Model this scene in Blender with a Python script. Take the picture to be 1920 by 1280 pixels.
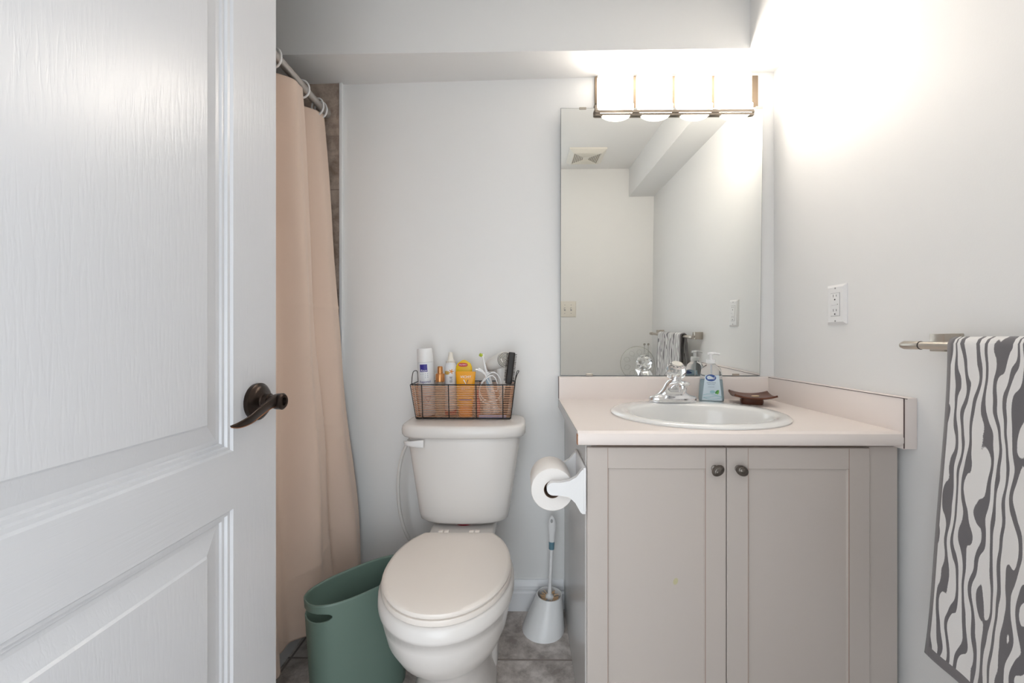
import bpy, bmesh, math, random
from mathutils import Vector, Matrix
random.seed(7)
for o in list(bpy.data.objects): bpy.data.objects.remove(o)
S = bpy.context.scene
COL = S.collection
PI = math.pi

# ------------------------------------------------------------------ camera
FPX, CAM_Y, CAM_Z = 765.0, -1.53, 1.01
cam_d = bpy.data.cameras.new('camera'); cam = bpy.data.objects.new('camera', cam_d); COL.objects.link(cam)
cam.location = (0, CAM_Y, CAM_Z); cam.rotation_euler = (PI/2, 0, math.radians(0.6))
cam_d.sensor_width = 36; cam_d.lens = 36*FPX/1920
cam_d.shift_x = -15/1920; cam_d.shift_y = -4/1920; cam_d.clip_start = .01
S.camera = cam

# ------------------------------------------------------------------ light
S.view_settings.view_transform = 'Standard'; S.view_settings.look = 'None'
S.view_settings.gamma = 1; S.view_settings.use_curve_mapping = False
S.view_settings.exposure = 0.64
W = bpy.data.worlds.new('world'); S.world = W; W.use_nodes = True
bg = W.node_tree.nodes['Background']
bg.inputs[0].default_value = (.90, .95, 1.0, 1); bg.inputs[1].default_value = 1.7
LAMP_STRENGTH = 16.5
def area(name, loc, rot, sx, sy, power, color):
    l = bpy.data.lights.new(name, 'AREA'); l.shape = 'RECTANGLE'; l.size = sx; l.size_y = sy
    l.energy = power; l.color = color
    o = bpy.data.objects.new(name, l); COL.objects.link(o); o.location = loc; o.rotation_euler = rot
    return o
area('hall_fill', (-.12, -2.15, .62), (PI/2, 0, 0), .8, 1.1, 4.6, (.84, .93, 1.0))  # added fill lamp low behind the camera, brightens the room through the doorway

# ------------------------------------------------------------------ materials
def lin(c):
    c /= 255.0
    return c/12.92 if c <= .04045 else ((c+.055)/1.055)**2.4
def rgb(r, g, b): return (lin(r), lin(g), lin(b), 1)
MATS = {}
def mat(name, c, rough=.5, metal=0, coat=0, trans=0, ior=1.45, spec=.5, bump=None, mottled=None, emit=None, alpha=None, sheen=0):
    """bump=(scale, strength, stretch(x,y,z)); mottled=(scale, colour2, stretch)"""
    if name in MATS: return MATS[name]
    m = bpy.data.materials.new(name); m.use_nodes = True; nt = m.node_tree; N = nt.nodes; L = nt.links
    p = N['Principled BSDF']; I = p.inputs
    I['Base Color'].default_value = rgb(*c); I['Roughness'].default_value = rough; I['Metallic'].default_value = metal
    I['Coat Weight'].default_value = coat; I['Coat Roughness'].default_value = .08
    I['Transmission Weight'].default_value = trans; I['IOR'].default_value = ior; I['Specular IOR Level'].default_value = spec
    if sheen: I['Sheen Weight'].default_value = sheen
    if alpha is not None: I['Alpha'].default_value = alpha
    if emit: I['Emission Color'].default_value = emit[0]; I['Emission Strength'].default_value = emit[1]
    tc = N.new('ShaderNodeTexCoord')
    def mapped(stretch):
        mp = N.new('ShaderNodeMapping'); mp.inputs['Scale'].default_value = stretch
        L.new(tc.outputs['Object'], mp.inputs['Vector']); return mp.outputs['Vector']
    if mottled:
        no = N.new('ShaderNodeTexNoise'); no.inputs['Scale'].default_value = mottled[0]; no.inputs['Detail'].default_value = 5
        L.new(mapped(mottled[2]), no.inputs['Vector'])
        mx = N.new('ShaderNodeMix'); mx.data_type = 'RGBA'
        mx.inputs['A'].default_value = rgb(*c); mx.inputs['B'].default_value = rgb(*mottled[1])
        L.new(no.outputs['Fac'], mx.inputs['Factor']); L.new(mx.outputs['Result'], I['Base Color'])
    if bump:
        no = N.new('ShaderNodeTexNoise'); no.inputs['Scale'].default_value = bump[0]; no.inputs['Detail'].default_value = 4
        L.new(mapped(bump[2]), no.inputs['Vector'])
        b = N.new('ShaderNodeBump'); b.inputs['Strength'].default_value = bump[1]; b.inputs['Distance'].default_value = .002
        L.new(no.outputs['Fac'], b.inputs['Height']); L.new(b.outputs['Normal'], I['Normal'])
    MATS[name] = m
    return m
U1 = (1, 1, 1)
M_wall = mat('wall_paint', (240, 240, 239), .55, bump=(260, .06, U1))
M_ceil = mat('ceiling_paint', (240, 239, 237), .7, bump=(240, .06, U1))
M_trim = mat('white_trim', (238, 239, 241), .35)
M_hall = mat('hall_paint', (222, 222, 222), .7)
M_cab = mat('cabinet_thermofoil', (204, 194, 186), .42, mottled=(3, (200, 192, 186), U1))
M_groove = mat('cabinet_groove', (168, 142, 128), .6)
M_side = mat('cabinet_side_laminate', (196, 193, 190), .22)
M_dark = mat('dark_gap', (52, 46, 44), .8)
M_count = mat('counter_laminate', (244, 234, 228), .35, bump=(400, .03, U1))
M_seam = mat('laminate_seam', (92, 74, 72), .6)
M_chip = mat('chipped_edge', (168, 118, 84), .8)
M_por = mat('porcelain', (230, 226, 222), .24, coat=.15)
M_sink = mat('sink_porcelain', (240, 240, 238), .10, coat=.5)
M_seat = mat('seat_plastic', (238, 230, 222), .25)
M_white = mat('white_plastic', (240, 240, 240), .3)
M_cream = mat('cream_plastic', (232, 228, 218), .35)
M_chrome = mat('chrome', (235, 236, 238), .06, 1)
M_nickel = mat('brushed_nickel', (190, 182, 172), .32, 1)
M_pewter = mat('antique_pewter', (120, 114, 108), .34, 1, bump=(60, .1, U1))
M_bronze = mat('oil_rubbed_bronze', (48, 44, 42), .30, .85, mottled=(40, (70, 56, 48), U1))
M_copper_edge = mat('worn_copper_edge', (190, 140, 110), .35, 1)
M_acryl = mat('clear_acrylic', (252, 252, 252), .12, trans=1, ior=1.49)
M_mirror = mat('mirror_silver', (238, 240, 238), .0, 1)
M_medge = mat('mirror_edge', (70, 82, 80), .3)
M_bin = mat('green_plastic', (106, 127, 117), .42)
M_paper = mat('tissue_paper', (244, 240, 236), .95, bump=(300, .1, U1))
M_card = mat('cardboard', (128, 104, 88), .9)
M_blue_soft = mat('blue_grip', (104, 142, 158), .5)
M_bristle = mat('tan_bristle', (226, 190, 150), .7)
M_black = mat('black_wire', (38, 34, 32), .5)
M_wick = mat('bronze_wire', (206, 158, 126), .38, .3)
M_hose = mat('white_hose', (224, 222, 218), .35)
M_red = mat('red_plastic', (176, 24, 30), .4)
M_wood = mat('dark_wood', (112, 62, 38), .38, mottled=(14, (78, 40, 24), (1, 6, 1)))
M_soap = mat('soap', (236, 214, 178), .6)
M_slot = mat('socket_slot', (60, 60, 62), .7)
M_recess = mat('shallow_groove', (170, 170, 170), .7)
M_curt = mat('curtain_fabric', (226, 203, 186), .62, bump=(11, .9, (1, 1.6, .8)), sheen=.15)
M_liner = mat('liner_vinyl', (190, 172, 158), .35)
M_rod = mat('rod_metal', (196, 191, 186), .34, .6)
M_tub = mat('tub_enamel', (232, 230, 228), .2)

def door_mat():
    m = bpy.data.materials.new('door_paint_woodgrain'); m.use_nodes = True; nt = m.node_tree; N = nt.nodes; L = nt.links
    p = N['Principled BSDF']; p.inputs['Base Color'].default_value = rgb(208, 209, 212); p.inputs['Roughness'].default_value = .29; p.inputs['Specular IOR Level'].default_value = .55
    tc = N.new('ShaderNodeTexCoord'); mp = N.new('ShaderNodeMapping'); mp.inputs['Scale'].default_value = (1, 1, .09)
    L.new(tc.outputs['Object'], mp.inputs['Vector'])
    n1 = N.new('ShaderNodeTexNoise'); n1.inputs['Scale'].default_value = 230; n1.inputs['Detail'].default_value = 3; n1.inputs['Distortion'].default_value = .4
    L.new(mp.outputs['Vector'], n1.inputs['Vector'])
    cr = N.new('ShaderNodeValToRGB'); cr.color_ramp.elements[0].position = .36; cr.color_ramp.elements[1].position = .52
    L.new(n1.outputs['Fac'], cr.inputs['Fac'])
    b = N.new('ShaderNodeBump'); b.inputs['Strength'].default_value = .10; b.inputs['Distance'].default_value = .0010
    mp2 = N.new('ShaderNodeMapping'); mp2.inputs['Scale'].default_value = (1, .05, 1); L.new(tc.outputs['Object'], mp2.inputs['Vector'])
    n2 = N.new('ShaderNodeTexNoise'); n2.inputs['Scale'].default_value = 170; n2.inputs['Detail'].default_value = 3; n2.inputs['Distortion'].default_value = .4
    L.new(mp2.outputs['Vector'], n2.inputs['Vector'])
    cr2 = N.new('ShaderNodeValToRGB'); cr2.color_ramp.elements[0].position = .36; cr2.color_ramp.elements[1].position = .52
    L.new(n2.outputs['Fac'], cr2.inputs['Fac'])
    sz = N.new('ShaderNodeSeparateXYZ'); L.new(tc.outputs['Object'], sz.inputs[0])
    ca = N.new('ShaderNodeMath'); ca.operation = 'COMPARE'; ca.inputs[1].default_value = .7735; ca.inputs[2].default_value = .0485; L.new(sz.outputs['Z'], ca.inputs[0])
    lt = N.new('ShaderNodeMath'); lt.operation = 'LESS_THAN'; lt.inputs[1].default_value = DY1-.118; L.new(sz.outputs['Y'], lt.inputs[0])
    mu = N.new('ShaderNodeMath'); mu.operation = 'MULTIPLY'; L.new(ca.outputs[0], mu.inputs[0]); L.new(lt.outputs[0], mu.inputs[1])
    mg = N.new('ShaderNodeMix'); mg.data_type = 'RGBA'; L.new(mu.outputs[0], mg.inputs['Factor']); L.new(cr.outputs['Color'], mg.inputs['A']); L.new(cr2.outputs['Color'], mg.inputs['B'])
    L.new(mg.outputs['Result'], b.inputs['Height']); L.new(b.outputs['Normal'], p.inputs['Normal'])
    return m

def tile_mat(name, c1, c2, grout, bw, rh, offs, axis, mortar=.004, rough=.45, off=0.0):
    m = bpy.data.materials.new(name); m.use_nodes = True; nt = m.node_tree; N = nt.nodes; L = nt.links
    p = N['Principled BSDF']; p.inputs['Roughness'].default_value = rough
    tc = N.new('ShaderNodeTexCoord'); mp = N.new('ShaderNodeMapping')
    mp.inputs['Location'].default_value = offs
    if axis == 'wall_xz': mp.inputs['Rotation'].default_value = (-PI/2, 0, 0)
    L.new(tc.outputs['Object'], mp.inputs['Vector'])
    br = N.new('ShaderNodeTexBrick'); br.offset = off; br.squash = 1
    br.inputs['Scale'].default_value = 1; br.inputs['Mortar Size'].default_value = mortar; br.inputs['Mortar Smooth'].default_value = .3
    br.inputs['Brick Width'].default_value = bw; br.inputs['Row Height'].default_value = rh
    br.inputs['Mortar'].default_value = rgb(*grout)
    L.new(mp.outputs['Vector'], br.inputs['Vector'])
    n1 = N.new('ShaderNodeTexNoise'); n1.inputs['Scale'].default_value = 13; n1.inputs['Detail'].default_value = 10; n1.inputs['Roughness'].default_value = .68; n1.inputs['Distortion'].default_value = .2
    L.new(tc.outputs['Object'], n1.inputs['Vector'])
    cr = N.new('ShaderNodeValToRGB'); cr.color_ramp.elements[0].position = .38; cr.color_ramp.elements[1].position = .62
    cr.color_ramp.elements[0].color = rgb(*c1); cr.color_ramp.elements[1].color = rgb(*c2)
    L.new(n1.outputs['Fac'], cr.inputs['Fac'])
    L.new(cr.outputs['Color'], br.inputs['Color1']); L.new(cr.outputs['Color'], br.inputs['Color2'])
    L.new(br.outputs['Color'], p.inputs['Base Color'])
    b = N.new('ShaderNodeBump'); b.inputs['Strength'].default_value = .35; b.inputs['Distance'].default_value = .002; b.invert = True
    L.new(br.outputs['Fac'], b.inputs['Height']); L.new(b.outputs['Normal'], p.inputs['Normal'])
    return m
M_floor = tile_mat('floor_tile', (154, 144, 137), (222, 214, 208), (150, 139, 131), .305, .305, (.13, .243, 0), 'floor')
M_wtile = tile_mat('shower_tile', (142, 124, 111), (198, 181, 167), (160, 142, 130), .30, .20, (.05, .03, 0), 'wall_xz', .003)

def towel_mat():
    m = bpy.data.materials.new('zebra_terry'); m.use_nodes = True; nt = m.node_tree; N = nt.nodes; L = nt.links
    p = N['Principled BSDF']; p.inputs['Roughness'].default_value = .95; p.inputs['Sheen Weight'].default_value = .3
    uv = N.new('ShaderNodeUVMap')
    mp = N.new('ShaderNodeMapping'); mp.inputs['Scale'].default_value = (1, .30, 1); L.new(uv.outputs['UV'], mp.inputs['Vector'])
    wv = N.new('ShaderNodeTexWave'); wv.wave_type = 'BANDS'; wv.bands_direction = 'X'
    wv.inputs['Scale'].default_value = 17.0; wv.inputs['Distortion'].default_value = 10.5; wv.inputs['Detail'].default_value = 1.2
    wv.inputs['Detail Scale'].default_value = 1.7; wv.inputs['Detail Roughness'].default_value = .42
    L.new(mp.outputs['Vector'], wv.inputs['Vector'])
    nz = N.new('ShaderNodeTexNoise'); nz.inputs['Scale'].default_value = 420; L.new(uv.outputs['UV'], nz.inputs['Vector'])
    ad = N.new('ShaderNodeMath'); ad.operation = 'MULTIPLY_ADD'; ad.inputs[1].default_value = .12
    L.new(nz.outputs['Fac'], ad.inputs[0]); L.new(wv.outputs['Fac'], ad.inputs[2])
    cr = N.new('ShaderNodeValToRGB'); cr.color_ramp.elements[0].position = .40; cr.color_ramp.elements[1].position = .45
    cr.color_ramp.elements[0].color = rgb(112, 109, 112); cr.color_ramp.elements[1].color = rgb(238, 236, 234)
    L.new(ad.outputs[0], cr.inputs['Fac'])
    sep = N.new('ShaderNodeSeparateXYZ'); L.new(uv.outputs['UV'], sep.inputs['Vector'])
    def band(out, edge, op):
        n = N.new('ShaderNodeMath'); n.operation = op; n.inputs[1].default_value = edge; L.new(out, n.inputs[0]); return n.outputs[0]
    hem = None
    for o, e, op in ((sep.outputs['X'], .007, 'LESS_THAN'), (sep.outputs['X'], .363, 'GREATER_THAN'), (sep.outputs['Y'], .020, 'LESS_THAN'), (sep.outputs['Y'], 1.165, 'GREATER_THAN')):
        b = band(o, e, op)
        if hem is None: hem = b
        else:
            mxx = N.new('ShaderNodeMath'); mxx.operation = 'MAXIMUM'; L.new(hem, mxx.inputs[0]); L.new(b, mxx.inputs[1]); hem = mxx.outputs[0]
    mx = N.new('ShaderNodeMix'); mx.data_type = 'RGBA'; L.new(hem, mx.inputs['Factor'])
    L.new(cr.outputs['Color'], mx.inputs['A']); mx.inputs['B'].default_value = rgb(124, 120, 122)
    L.new(mx.outputs['Result'], p.inputs['Base Color'])
    nb = N.new('ShaderNodeTexNoise'); nb.inputs['Scale'].default_value = 1100; L.new(uv.outputs['UV'], nb.inputs['Vector'])
    b = N.new('ShaderNodeBump'); b.inputs['Strength'].default_value = .4; b.inputs['Distance'].default_value = .0015
    L.new(nb.outputs['Fac'], b.inputs['Height']); L.new(b.outputs['Normal'], p.inputs['Normal'])
    return m
M_towel = towel_mat()

def cabinet_door_mat():      # the thermofoil with its one small greenish stain
    m = M_cab.copy(); m.name = 'cabinet_panel_stained'; nt = m.node_tree; N = nt.nodes; L = nt.links
    p = N['Principled BSDF']; tc = N.new('ShaderNodeTexCoord'); mp = N.new('ShaderNodeMapping'); mp.vector_type = 'TEXTURE'
    mp.inputs['Location'].default_value = (.371, -.53, .417); mp.inputs['Rotation'].default_value = (0, .35, 0); mp.inputs['Scale'].default_value = (.0062, 1, .0095)
    L.new(tc.outputs['Object'], mp.inputs['Vector'])
    sx = N.new('ShaderNodeSeparateXYZ'); L.new(mp.outputs['Vector'], sx.inputs[0])
    cx = N.new('ShaderNodeCombineXYZ'); L.new(sx.outputs['X'], cx.inputs['X']); L.new(sx.outputs['Z'], cx.inputs['Z'])
    ln = N.new('ShaderNodeVectorMath'); ln.operation = 'LENGTH'; L.new(cx.outputs[0], ln.inputs[0])
    mr = N.new('ShaderNodeMapRange'); mr.inputs['From Min'].default_value = .75; mr.inputs['From Max'].default_value = 1.05; mr.inputs['To Min'].default_value = 1; mr.inputs['To Max'].default_value = 0
    L.new(ln.outputs['Value'], mr.inputs['Value'])
    old = p.inputs['Base Color'].links[0].from_socket
    mx = N.new('ShaderNodeMix'); mx.data_type = 'RGBA'; L.new(mr.outputs['Result'], mx.inputs['Factor']); L.new(old, mx.inputs['A'])
    mx.inputs['B'].default_value = rgb(196, 190, 152); L.new(mx.outputs['Result'], p.inputs['Base Color'])
    return m
M_cab_stain = cabinet_door_mat()

# ------------------------------------------------------------------ mesh helpers
class MB:
    def __init__(s): s.bm = bmesh.new(); s.uv = None
    def box(s, x0, x1, y0, y1, z0, z1, bevel=0, seg=2):
        b = bmesh.new()
        bmesh.ops.create_cube(b, size=1)
        for v in b.verts:
            v.co = Vector(((x0+x1)/2+v.co.x*(x1-x0), (y0+y1)/2+v.co.y*(y1-y0), (z0+z1)/2+v.co.z*(z1-z0)))
        if bevel: bmesh.ops.bevel(b, geom=list(b.edges), offset=bevel, segments=seg, profile=.5, affect='EDGES')
        return s.merge(b)
    def merge(s, b, mtx=None):
        if mtx is not None: bmesh.ops.transform(b, matrix=mtx, verts=b.verts)
        me = bpy.data.meshes.new('tmp'); b.to_mesh(me); b.free(); s.bm.from_mesh(me); bpy.data.meshes.remove(me)
        return s
    def loft(s, rings, cap0=True, cap1=True, closed=True):
        bm = s.bm; vr = [[bm.verts.new(p) for p in r] for r in rings]; n = len(vr[0])
        for a, b in zip(vr, vr[1:]):
            for i in range(n if closed else n-1):
                j = (i+1) % n
                bm.faces.new((a[i], a[j], b[j], b[i]))
        if cap0: bm.faces.new(list(reversed(vr[0])))
        if cap1: bm.faces.new(vr[-1])
        return s
    def lathe(s, prof, c=(0, 0, 0), axis='z', seg=32, mtx=None, cap0=True, cap1=True, sx=1, sy=1):
        rings = []
        for r, h in prof:
            ring = []
            for i in range(seg):
                a = 2*PI*i/seg; p = Vector((r*math.cos(a)*sx, r*math.sin(a)*sy, h))
                if mtx is not None: p = mtx @ p
                elif axis == 'x': p = Vector((p.z, p.x, p.y))
                elif axis == 'y': p = Vector((p.y, p.z, p.x))
                ring.append(p + Vector(c))
            rings.append(ring)
        return s.loft(rings, cap0, cap1)
    def tube(s, pts, r, seg=10, cap=True, closed=False):
        pts = [Vector(p) for p in pts]; n = len(pts); rings = []; ref = None
        for i, p in enumerate(pts):
            if closed: t = pts[(i+1) % n]-pts[i-1]
            else: t = pts[min(i+1, n-1)]-pts[max(i-1, 0)]
            t.normalize()
            if ref is None:
                ref = Vector((0, 0, 1)) if abs(t.z) < .9 else Vector((1, 0, 0))
            u = (ref - t*ref.dot(t))
            if u.length < 1e-4: u = t.orthogonal()
            u.normalize(); v = t.cross(u); ref = u
            rr = r[i] if isinstance(r, (list, tuple)) else r
            rings.append([p+u*rr*math.cos(2*PI*k/seg)+v*rr*math.sin(2*PI*k/seg) for k in range(seg)])
        if closed: rings.append(rings[0])
        return s.loft(rings, cap and not closed, cap and not closed)
    def grid(s, fn, nu, nv, uvfn=None):
        bm = s.bm; vs = [[bm.verts.new(fn(i/nu, j/nv)) for j in range(nv+1)] for i in range(nu+1)]
        lay = bm.loops.layers.uv.verify() if uvfn else None
        for i in range(nu):
            for j in range(nv):
                f = bm.faces.new((vs[i][j], vs[i+1][j], vs[i+1][j+1], vs[i][j+1]))
                if uvfn:
                    for lp, (a, b) in zip(f.loops, ((i, j), (i+1, j), (i+1, j+1), (i, j+1))): lp[lay].uv = uvfn(a/nu, b/nv)
        return s
    def prism(s, pts, fn, depth0, depth1):
        """pts: 2-D outline; fn(u, v, w) -> 3-D"""
        return s.loft([[fn(u, v, depth0) for u, v in pts], [fn(u, v, depth1) for u, v in pts]])
    def sphere(s, c, r, seg=24, rings=14, sc=(1, 1, 1)):
        b = bmesh.new(); bmesh.ops.create_uvsphere(b, u_segments=seg, v_segments=rings, radius=r)
        for v in b.verts: v.co = Vector((v.co.x*sc[0]+c[0], v.co.y*sc[1]+c[1], v.co.z*sc[2]+c[2]))
        return s.merge(b)
    def build(s, name, m, parent=None, angle=35, solid=0, local=False):
        bm = s.bm
        bmesh.ops.remove_doubles(bm, verts=bm.verts, dist=1e-6)
        bmesh.ops.recalc_face_normals(bm, faces=bm.faces)
        me = bpy.data.meshes.new(name); bm.to_mesh(me); bm.free()
        for p in me.polygons: p.use_smooth = True
        me.set_sharp_from_angle(angle=math.radians(angle))
        me.materials.append(m)
        o = bpy.data.objects.new(name, me); COL.objects.link(o)
        if solid:
            md = o.modifiers.new('thickness', 'SOLIDIFY'); md.thickness = solid; md.offset = 0
        if parent is not None:
            o.parent = parent
            if parent.type == 'EMPTY': o.matrix_parent_inverse = Matrix.Translation(-parent.location)
        return o
def thing(name, label, cat, loc=(0, 0, 0), group=None):
    o = bpy.data.objects.new(name, None); COL.objects.link(o); o.location = loc; o.empty_display_size = .05
    return tag(o, label, cat, group)
def tag(o, label, cat, group=None):
    o['label'] = label; o['category'] = cat
    if group: o['group'] = group
    return o
def struct(o, label=None):
    o['kind'] = 'structure'
    if label: o['label'] = label
    return o
def superell(cx, cy, a, b, z, pw=2.0, n=48, bow=0, rot=0):
    out = []
    for i in range(n):
        t = 2*PI*i/n; c, s = math.cos(t), math.sin(t)
        x = a*math.copysign(abs(c)**(2/pw), c); y = b*math.copysign(abs(s)**(2/pw), s)
        if bow and y < 0: y -= bow*(1-(x/a)**2)*min(1, -y/b)
        out.append(Vector((cx+x*math.cos(rot)-y*math.sin(rot), cy+x*math.sin(rot)+y*math.cos(rot), z)))
    return out
def smooth_path(pts, n=8):
    P = [Vector(p) for p in pts]; out = []
    for i in range(len(P)-1):
        p0 = P[max(i-1, 0)]; p1 = P[i]; p2 = P[i+1]; p3 = P[min(i+2, len(P)-1)]
        for k in range(n):
            t = k/n
            out.append(.5*((2*p1)+(p2-p0)*t+(2*p0-5*p1+4*p2-p3)*t*t+(3*p1-p0-3*p2+p3)*t**3))
    out.append(P[-1]); return out
def lettering(text, size, fn, m, parent, name='lettering', extrude=0, shear=0, spacing=1, bold=0):
    cu = bpy.data.curves.new('txt', 'FONT'); cu.body = text; cu.size = size; cu.align_x = 'CENTER'; cu.align_y = 'CENTER'
    cu.extrude = extrude; cu.shear = shear; cu.space_character = spacing; cu.offset = bold
    ob = bpy.data.objects.new('txt', cu); COL.objects.link(ob)
    dg = bpy.context.evaluated_depsgraph_get()
    me = bpy.data.meshes.new_from_object(ob.evaluated_get(dg))
    bpy.data.objects.remove(ob); bpy.data.curves.remove(cu)
    for v in me.vertices: v.co = fn(v.co.x, v.co.y)
    me.name = name; me.materials.clear(); me.materials.append(m)
    o = bpy.data.objects.new(name, me); COL.objects.link(o)
    if parent is not None:
        o.parent = parent
        if parent.type == 'EMPTY': o.matrix_parent_inverse = Matrix.Translation(-parent.location)
    return o

# ------------------------------------------------------------------ room shell
XL, XR, YF, ZC = -1.48, .93, -1.47, 2.17     # left wall, right wall, front wall, ceiling
ZS = 1.972                                    # underside of the bulkheads
T = .12
struct(MB().box(XL-T, XR+T, -3.6, T, -.1, 0).build('floor', M_floor))
struct(MB().box(XL-T, XR+T, YF-T, T, ZC, ZC+.1).build('ceiling', M_ceil))
struct(MB().box(XL-T, XR+T, 0, T, 0, ZC).build('wall_back', M_wall))
struct(MB().box(XR, XR+T, YF-T, 0, 0, ZC).build('wall_right', M_wall))
struct(MB().box(XL-T, XL, YF-T, 0, 0, ZC).build('wall_left', M_wtile))
fw = MB()
fw.box(.225, XR, YF-T, YF, 0, ZC); fw.box(XL, -.53, YF-T, YF, 0, ZC); fw.box(-.53, .225, YF-T, YF, 2.06, ZC)
struct(fw.build('wall_front', M_wall))
def zb(x): return 1.966+.0231*(x+.80)          # the bulkhead's underside rises slightly to the right
def wedge(c):
    k = MB(); k.loft([[Vector((x, y, z)) for x, y, z in c], [Vector((x, y, ZC)) for x, y, z in c]]); return k
struct(wedge([(XL, -.183, zb(XL)), (.772, -.130, zb(.772)), (.772, 0, zb(.772)), (XL, 0, zb(XL))]).build('ceiling_bulkhead', M_wall))
struct(wedge([(.750, YF, 1.972), (XR, YF, 1.975), (XR, 0, zb(XR)), (.772, 0, zb(.772))]).build('ceiling_bulkhead', M_wall))
struct(MB().box(XL, -.692, -.009, 0, .36, ZS).build('wall_shower', M_wtile))
struct(MB().box(-.692, -.681, -.013, 0, 0, ZS, .001, 1).build('trim_1', M_trim))
struct(MB().box(-1.9, 1.9, -3.6, -3.5, 0, 2.35).build('wall_hall', M_hall))      # the hall's far wall, seen only through the doorway
# baseboard behind the toilet: moulded profile swept along x
def baseboard(x0, x1):
    prof = [(0, 0), (-.014, 0), (-.014, .066), (-.010, .070), (-.010, .076), (-.013, .080), (-.012, .092), (-.006, .104), (-.004, .112), (0, .112)]
    return MB().loft([[Vector((x, y, z)) for y, z in prof] for x in (x0, x1)])
struct(baseboard(-.66, .146).build('baseboard_back', M_trim, angle=20))
hb = MB(); hb.box(XR-.014, XR, YF, -.60, 0, .10, .003)
struct(hb.build('baseboard_right', M_trim))
hf = MB(); hf.box(.30, XR-.014, YF, YF+.014, 0, .10, .003)
struct(hf.build('baseboard_front', M_trim))

# ------------------------------------------------------------------ door (open at ninety degrees, hinged on the front wall)
DX, DY0, DY1 = -.49, -1.462, -.730
M_door = door_mat()
def panel_door():
    bm = MB(); b = bm.bm
    ys = [DY0, DY0+.118, DY1-.118, DY1]; zs = [.012, .225, .725, .822, 1.915, 2.03]
    V = {}
    for i, y in enumerate(ys):
        for k, z in enumerate(zs): V[i, k] = b.verts.new((DX, y, z))
    holes = {(1, 1), (1, 3)}
    for i in range(3):
        for k in range(5):
            if (i, k) not in holes: b.faces.new((V[i, k], V[i+1, k], V[i+1, k+1], V[i, k+1]))
    steps = [(.003, .0035), (.008, .0040), (.010, .0080), (.015, .0085), (.017, .0115), (.024, .0120), (.052, .0040), (.055, .0010)]
    for i, k in holes:
        cur = [V[i, k], V[i+1, k], V[i+1, k+1], V[i, k+1]]
        y0, y1, z0, z1 = ys[i], ys[i+1], zs[k], zs[k+1]
        for ins, dep in steps:
            nx = [b.verts.new((DX-dep, y, z)) for y, z in ((y0+ins, z0+ins), (y1-ins, z0+ins), (y1-ins, z1-ins), (y0+ins, z1-ins))]
            for q in range(4): b.faces.new((cur[q], cur[(q+1) % 4], nx[(q+1) % 4], nx[q]))
            cur = nx
        b.faces.new(cur)
    # slab sides and back
    B = [b.verts.new((DX-.035, y, z)) for y, z in ((DY0, .012), (DY1, .012), (DY1, 2.03), (DY0, 2.03))]
    b.faces.new(list(reversed(B)))
    b.faces.new([V[i, 0] for i in range(4)]+[B[1], B[0]]); b.faces.new([V[3, k] for k in range(6)]+[B[2], B[1]])
    b.faces.new([V[i, 5] for i in (3, 2, 1, 0)]+[B[3], B[2]]); b.faces.new([V[0, k] for k in (5, 4, 3, 2, 1, 0)]+[B[0], B[3]])
    return bm
door = panel_door().build('door_1', M_door, angle=12)
struct(door, 'white two-panel door with embossed wood grain, open beside the pink curtain')
HY, HZ = -.791, .897
h = MB()
h.lathe([(.0325, 0), (.0335, .003), (.0335, .008), (.030, .0105), (.0285, .0125), (.0235, .0145), (.016, .0165), (.0145, .0185), (.0145, .0265), (.012, .0275), (.012, .032), (.0145, .040), (.0150, .050)], (DX, HY, HZ), 'x', 40, cap1=False)
h.lathe([(.0150, .050), (.0122, .0525), (.0078, .0525), (.0072, .048), (0.0001, .048)], (DX, HY, HZ), 'x', 40, cap0=False)
handle = h.build('door_handle', M_bronze, door)
handle['label'] = 'dark bronze lever handle'
lv = []
path = smooth_path([(-.7895, .8985), (-.806, .900), (-.826, .8965), (-.848, .8895), (-.872, .8815), (-.893, .8775), (-.908, .8775)], 6)if False else None
P2 = [(-.786, .8975), (-.803, .8995), (-.824, .8960), (-.847, .8885), (-.870, .8805), (-.892, .8765), (-.909, .8765)]
WD = [.0125, .0110, .0098, .0098, .0090, .0062, .0012]
XO = [.0405, .0425, .0440, .0450, .0450, .0430, .0405]
pp = smooth_path([(XO[i], y, z) for i, (y, z) in enumerate(P2)], 6)
ww = smooth_path([(w, 0, 0) for w in WD], 6)
rings = []; edge = []
for i, p in enumerate(pp):
    t = (pp[min(i+1, len(pp)-1)]-pp[max(i-1, 0)]).normalized(); up = Vector((0, -t.z, t.y)); up.normalize()
    if up.z < 0: up = -up
    k = i/(len(pp)-1)
    side = Vector((1, 0, 0)); tw = .5*k
    u = up*math.cos(tw)+side*math.sin(tw); w = side*math.cos(tw)-up*math.sin(tw)
    c = Vector((DX+p.x, p.y, p.z)); th = .0048*(1-k*.6)
    rings.append([c+u*ww[i].x*math.cos(a)+w*th*math.sin(a) for a in [2*PI*q/16 for q in range(16)]])
    edge.append(c-u*ww[i].x*.9+w*th*.5)
lever = MB().loft(rings).build('lever', M_bronze, door, angle=60)
MB().tube(edge[3:], [.0011]*(len(edge)-3), 6).build('lever_edge', M_copper_edge, door)['label'] = 'worn copper edge'

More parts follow.
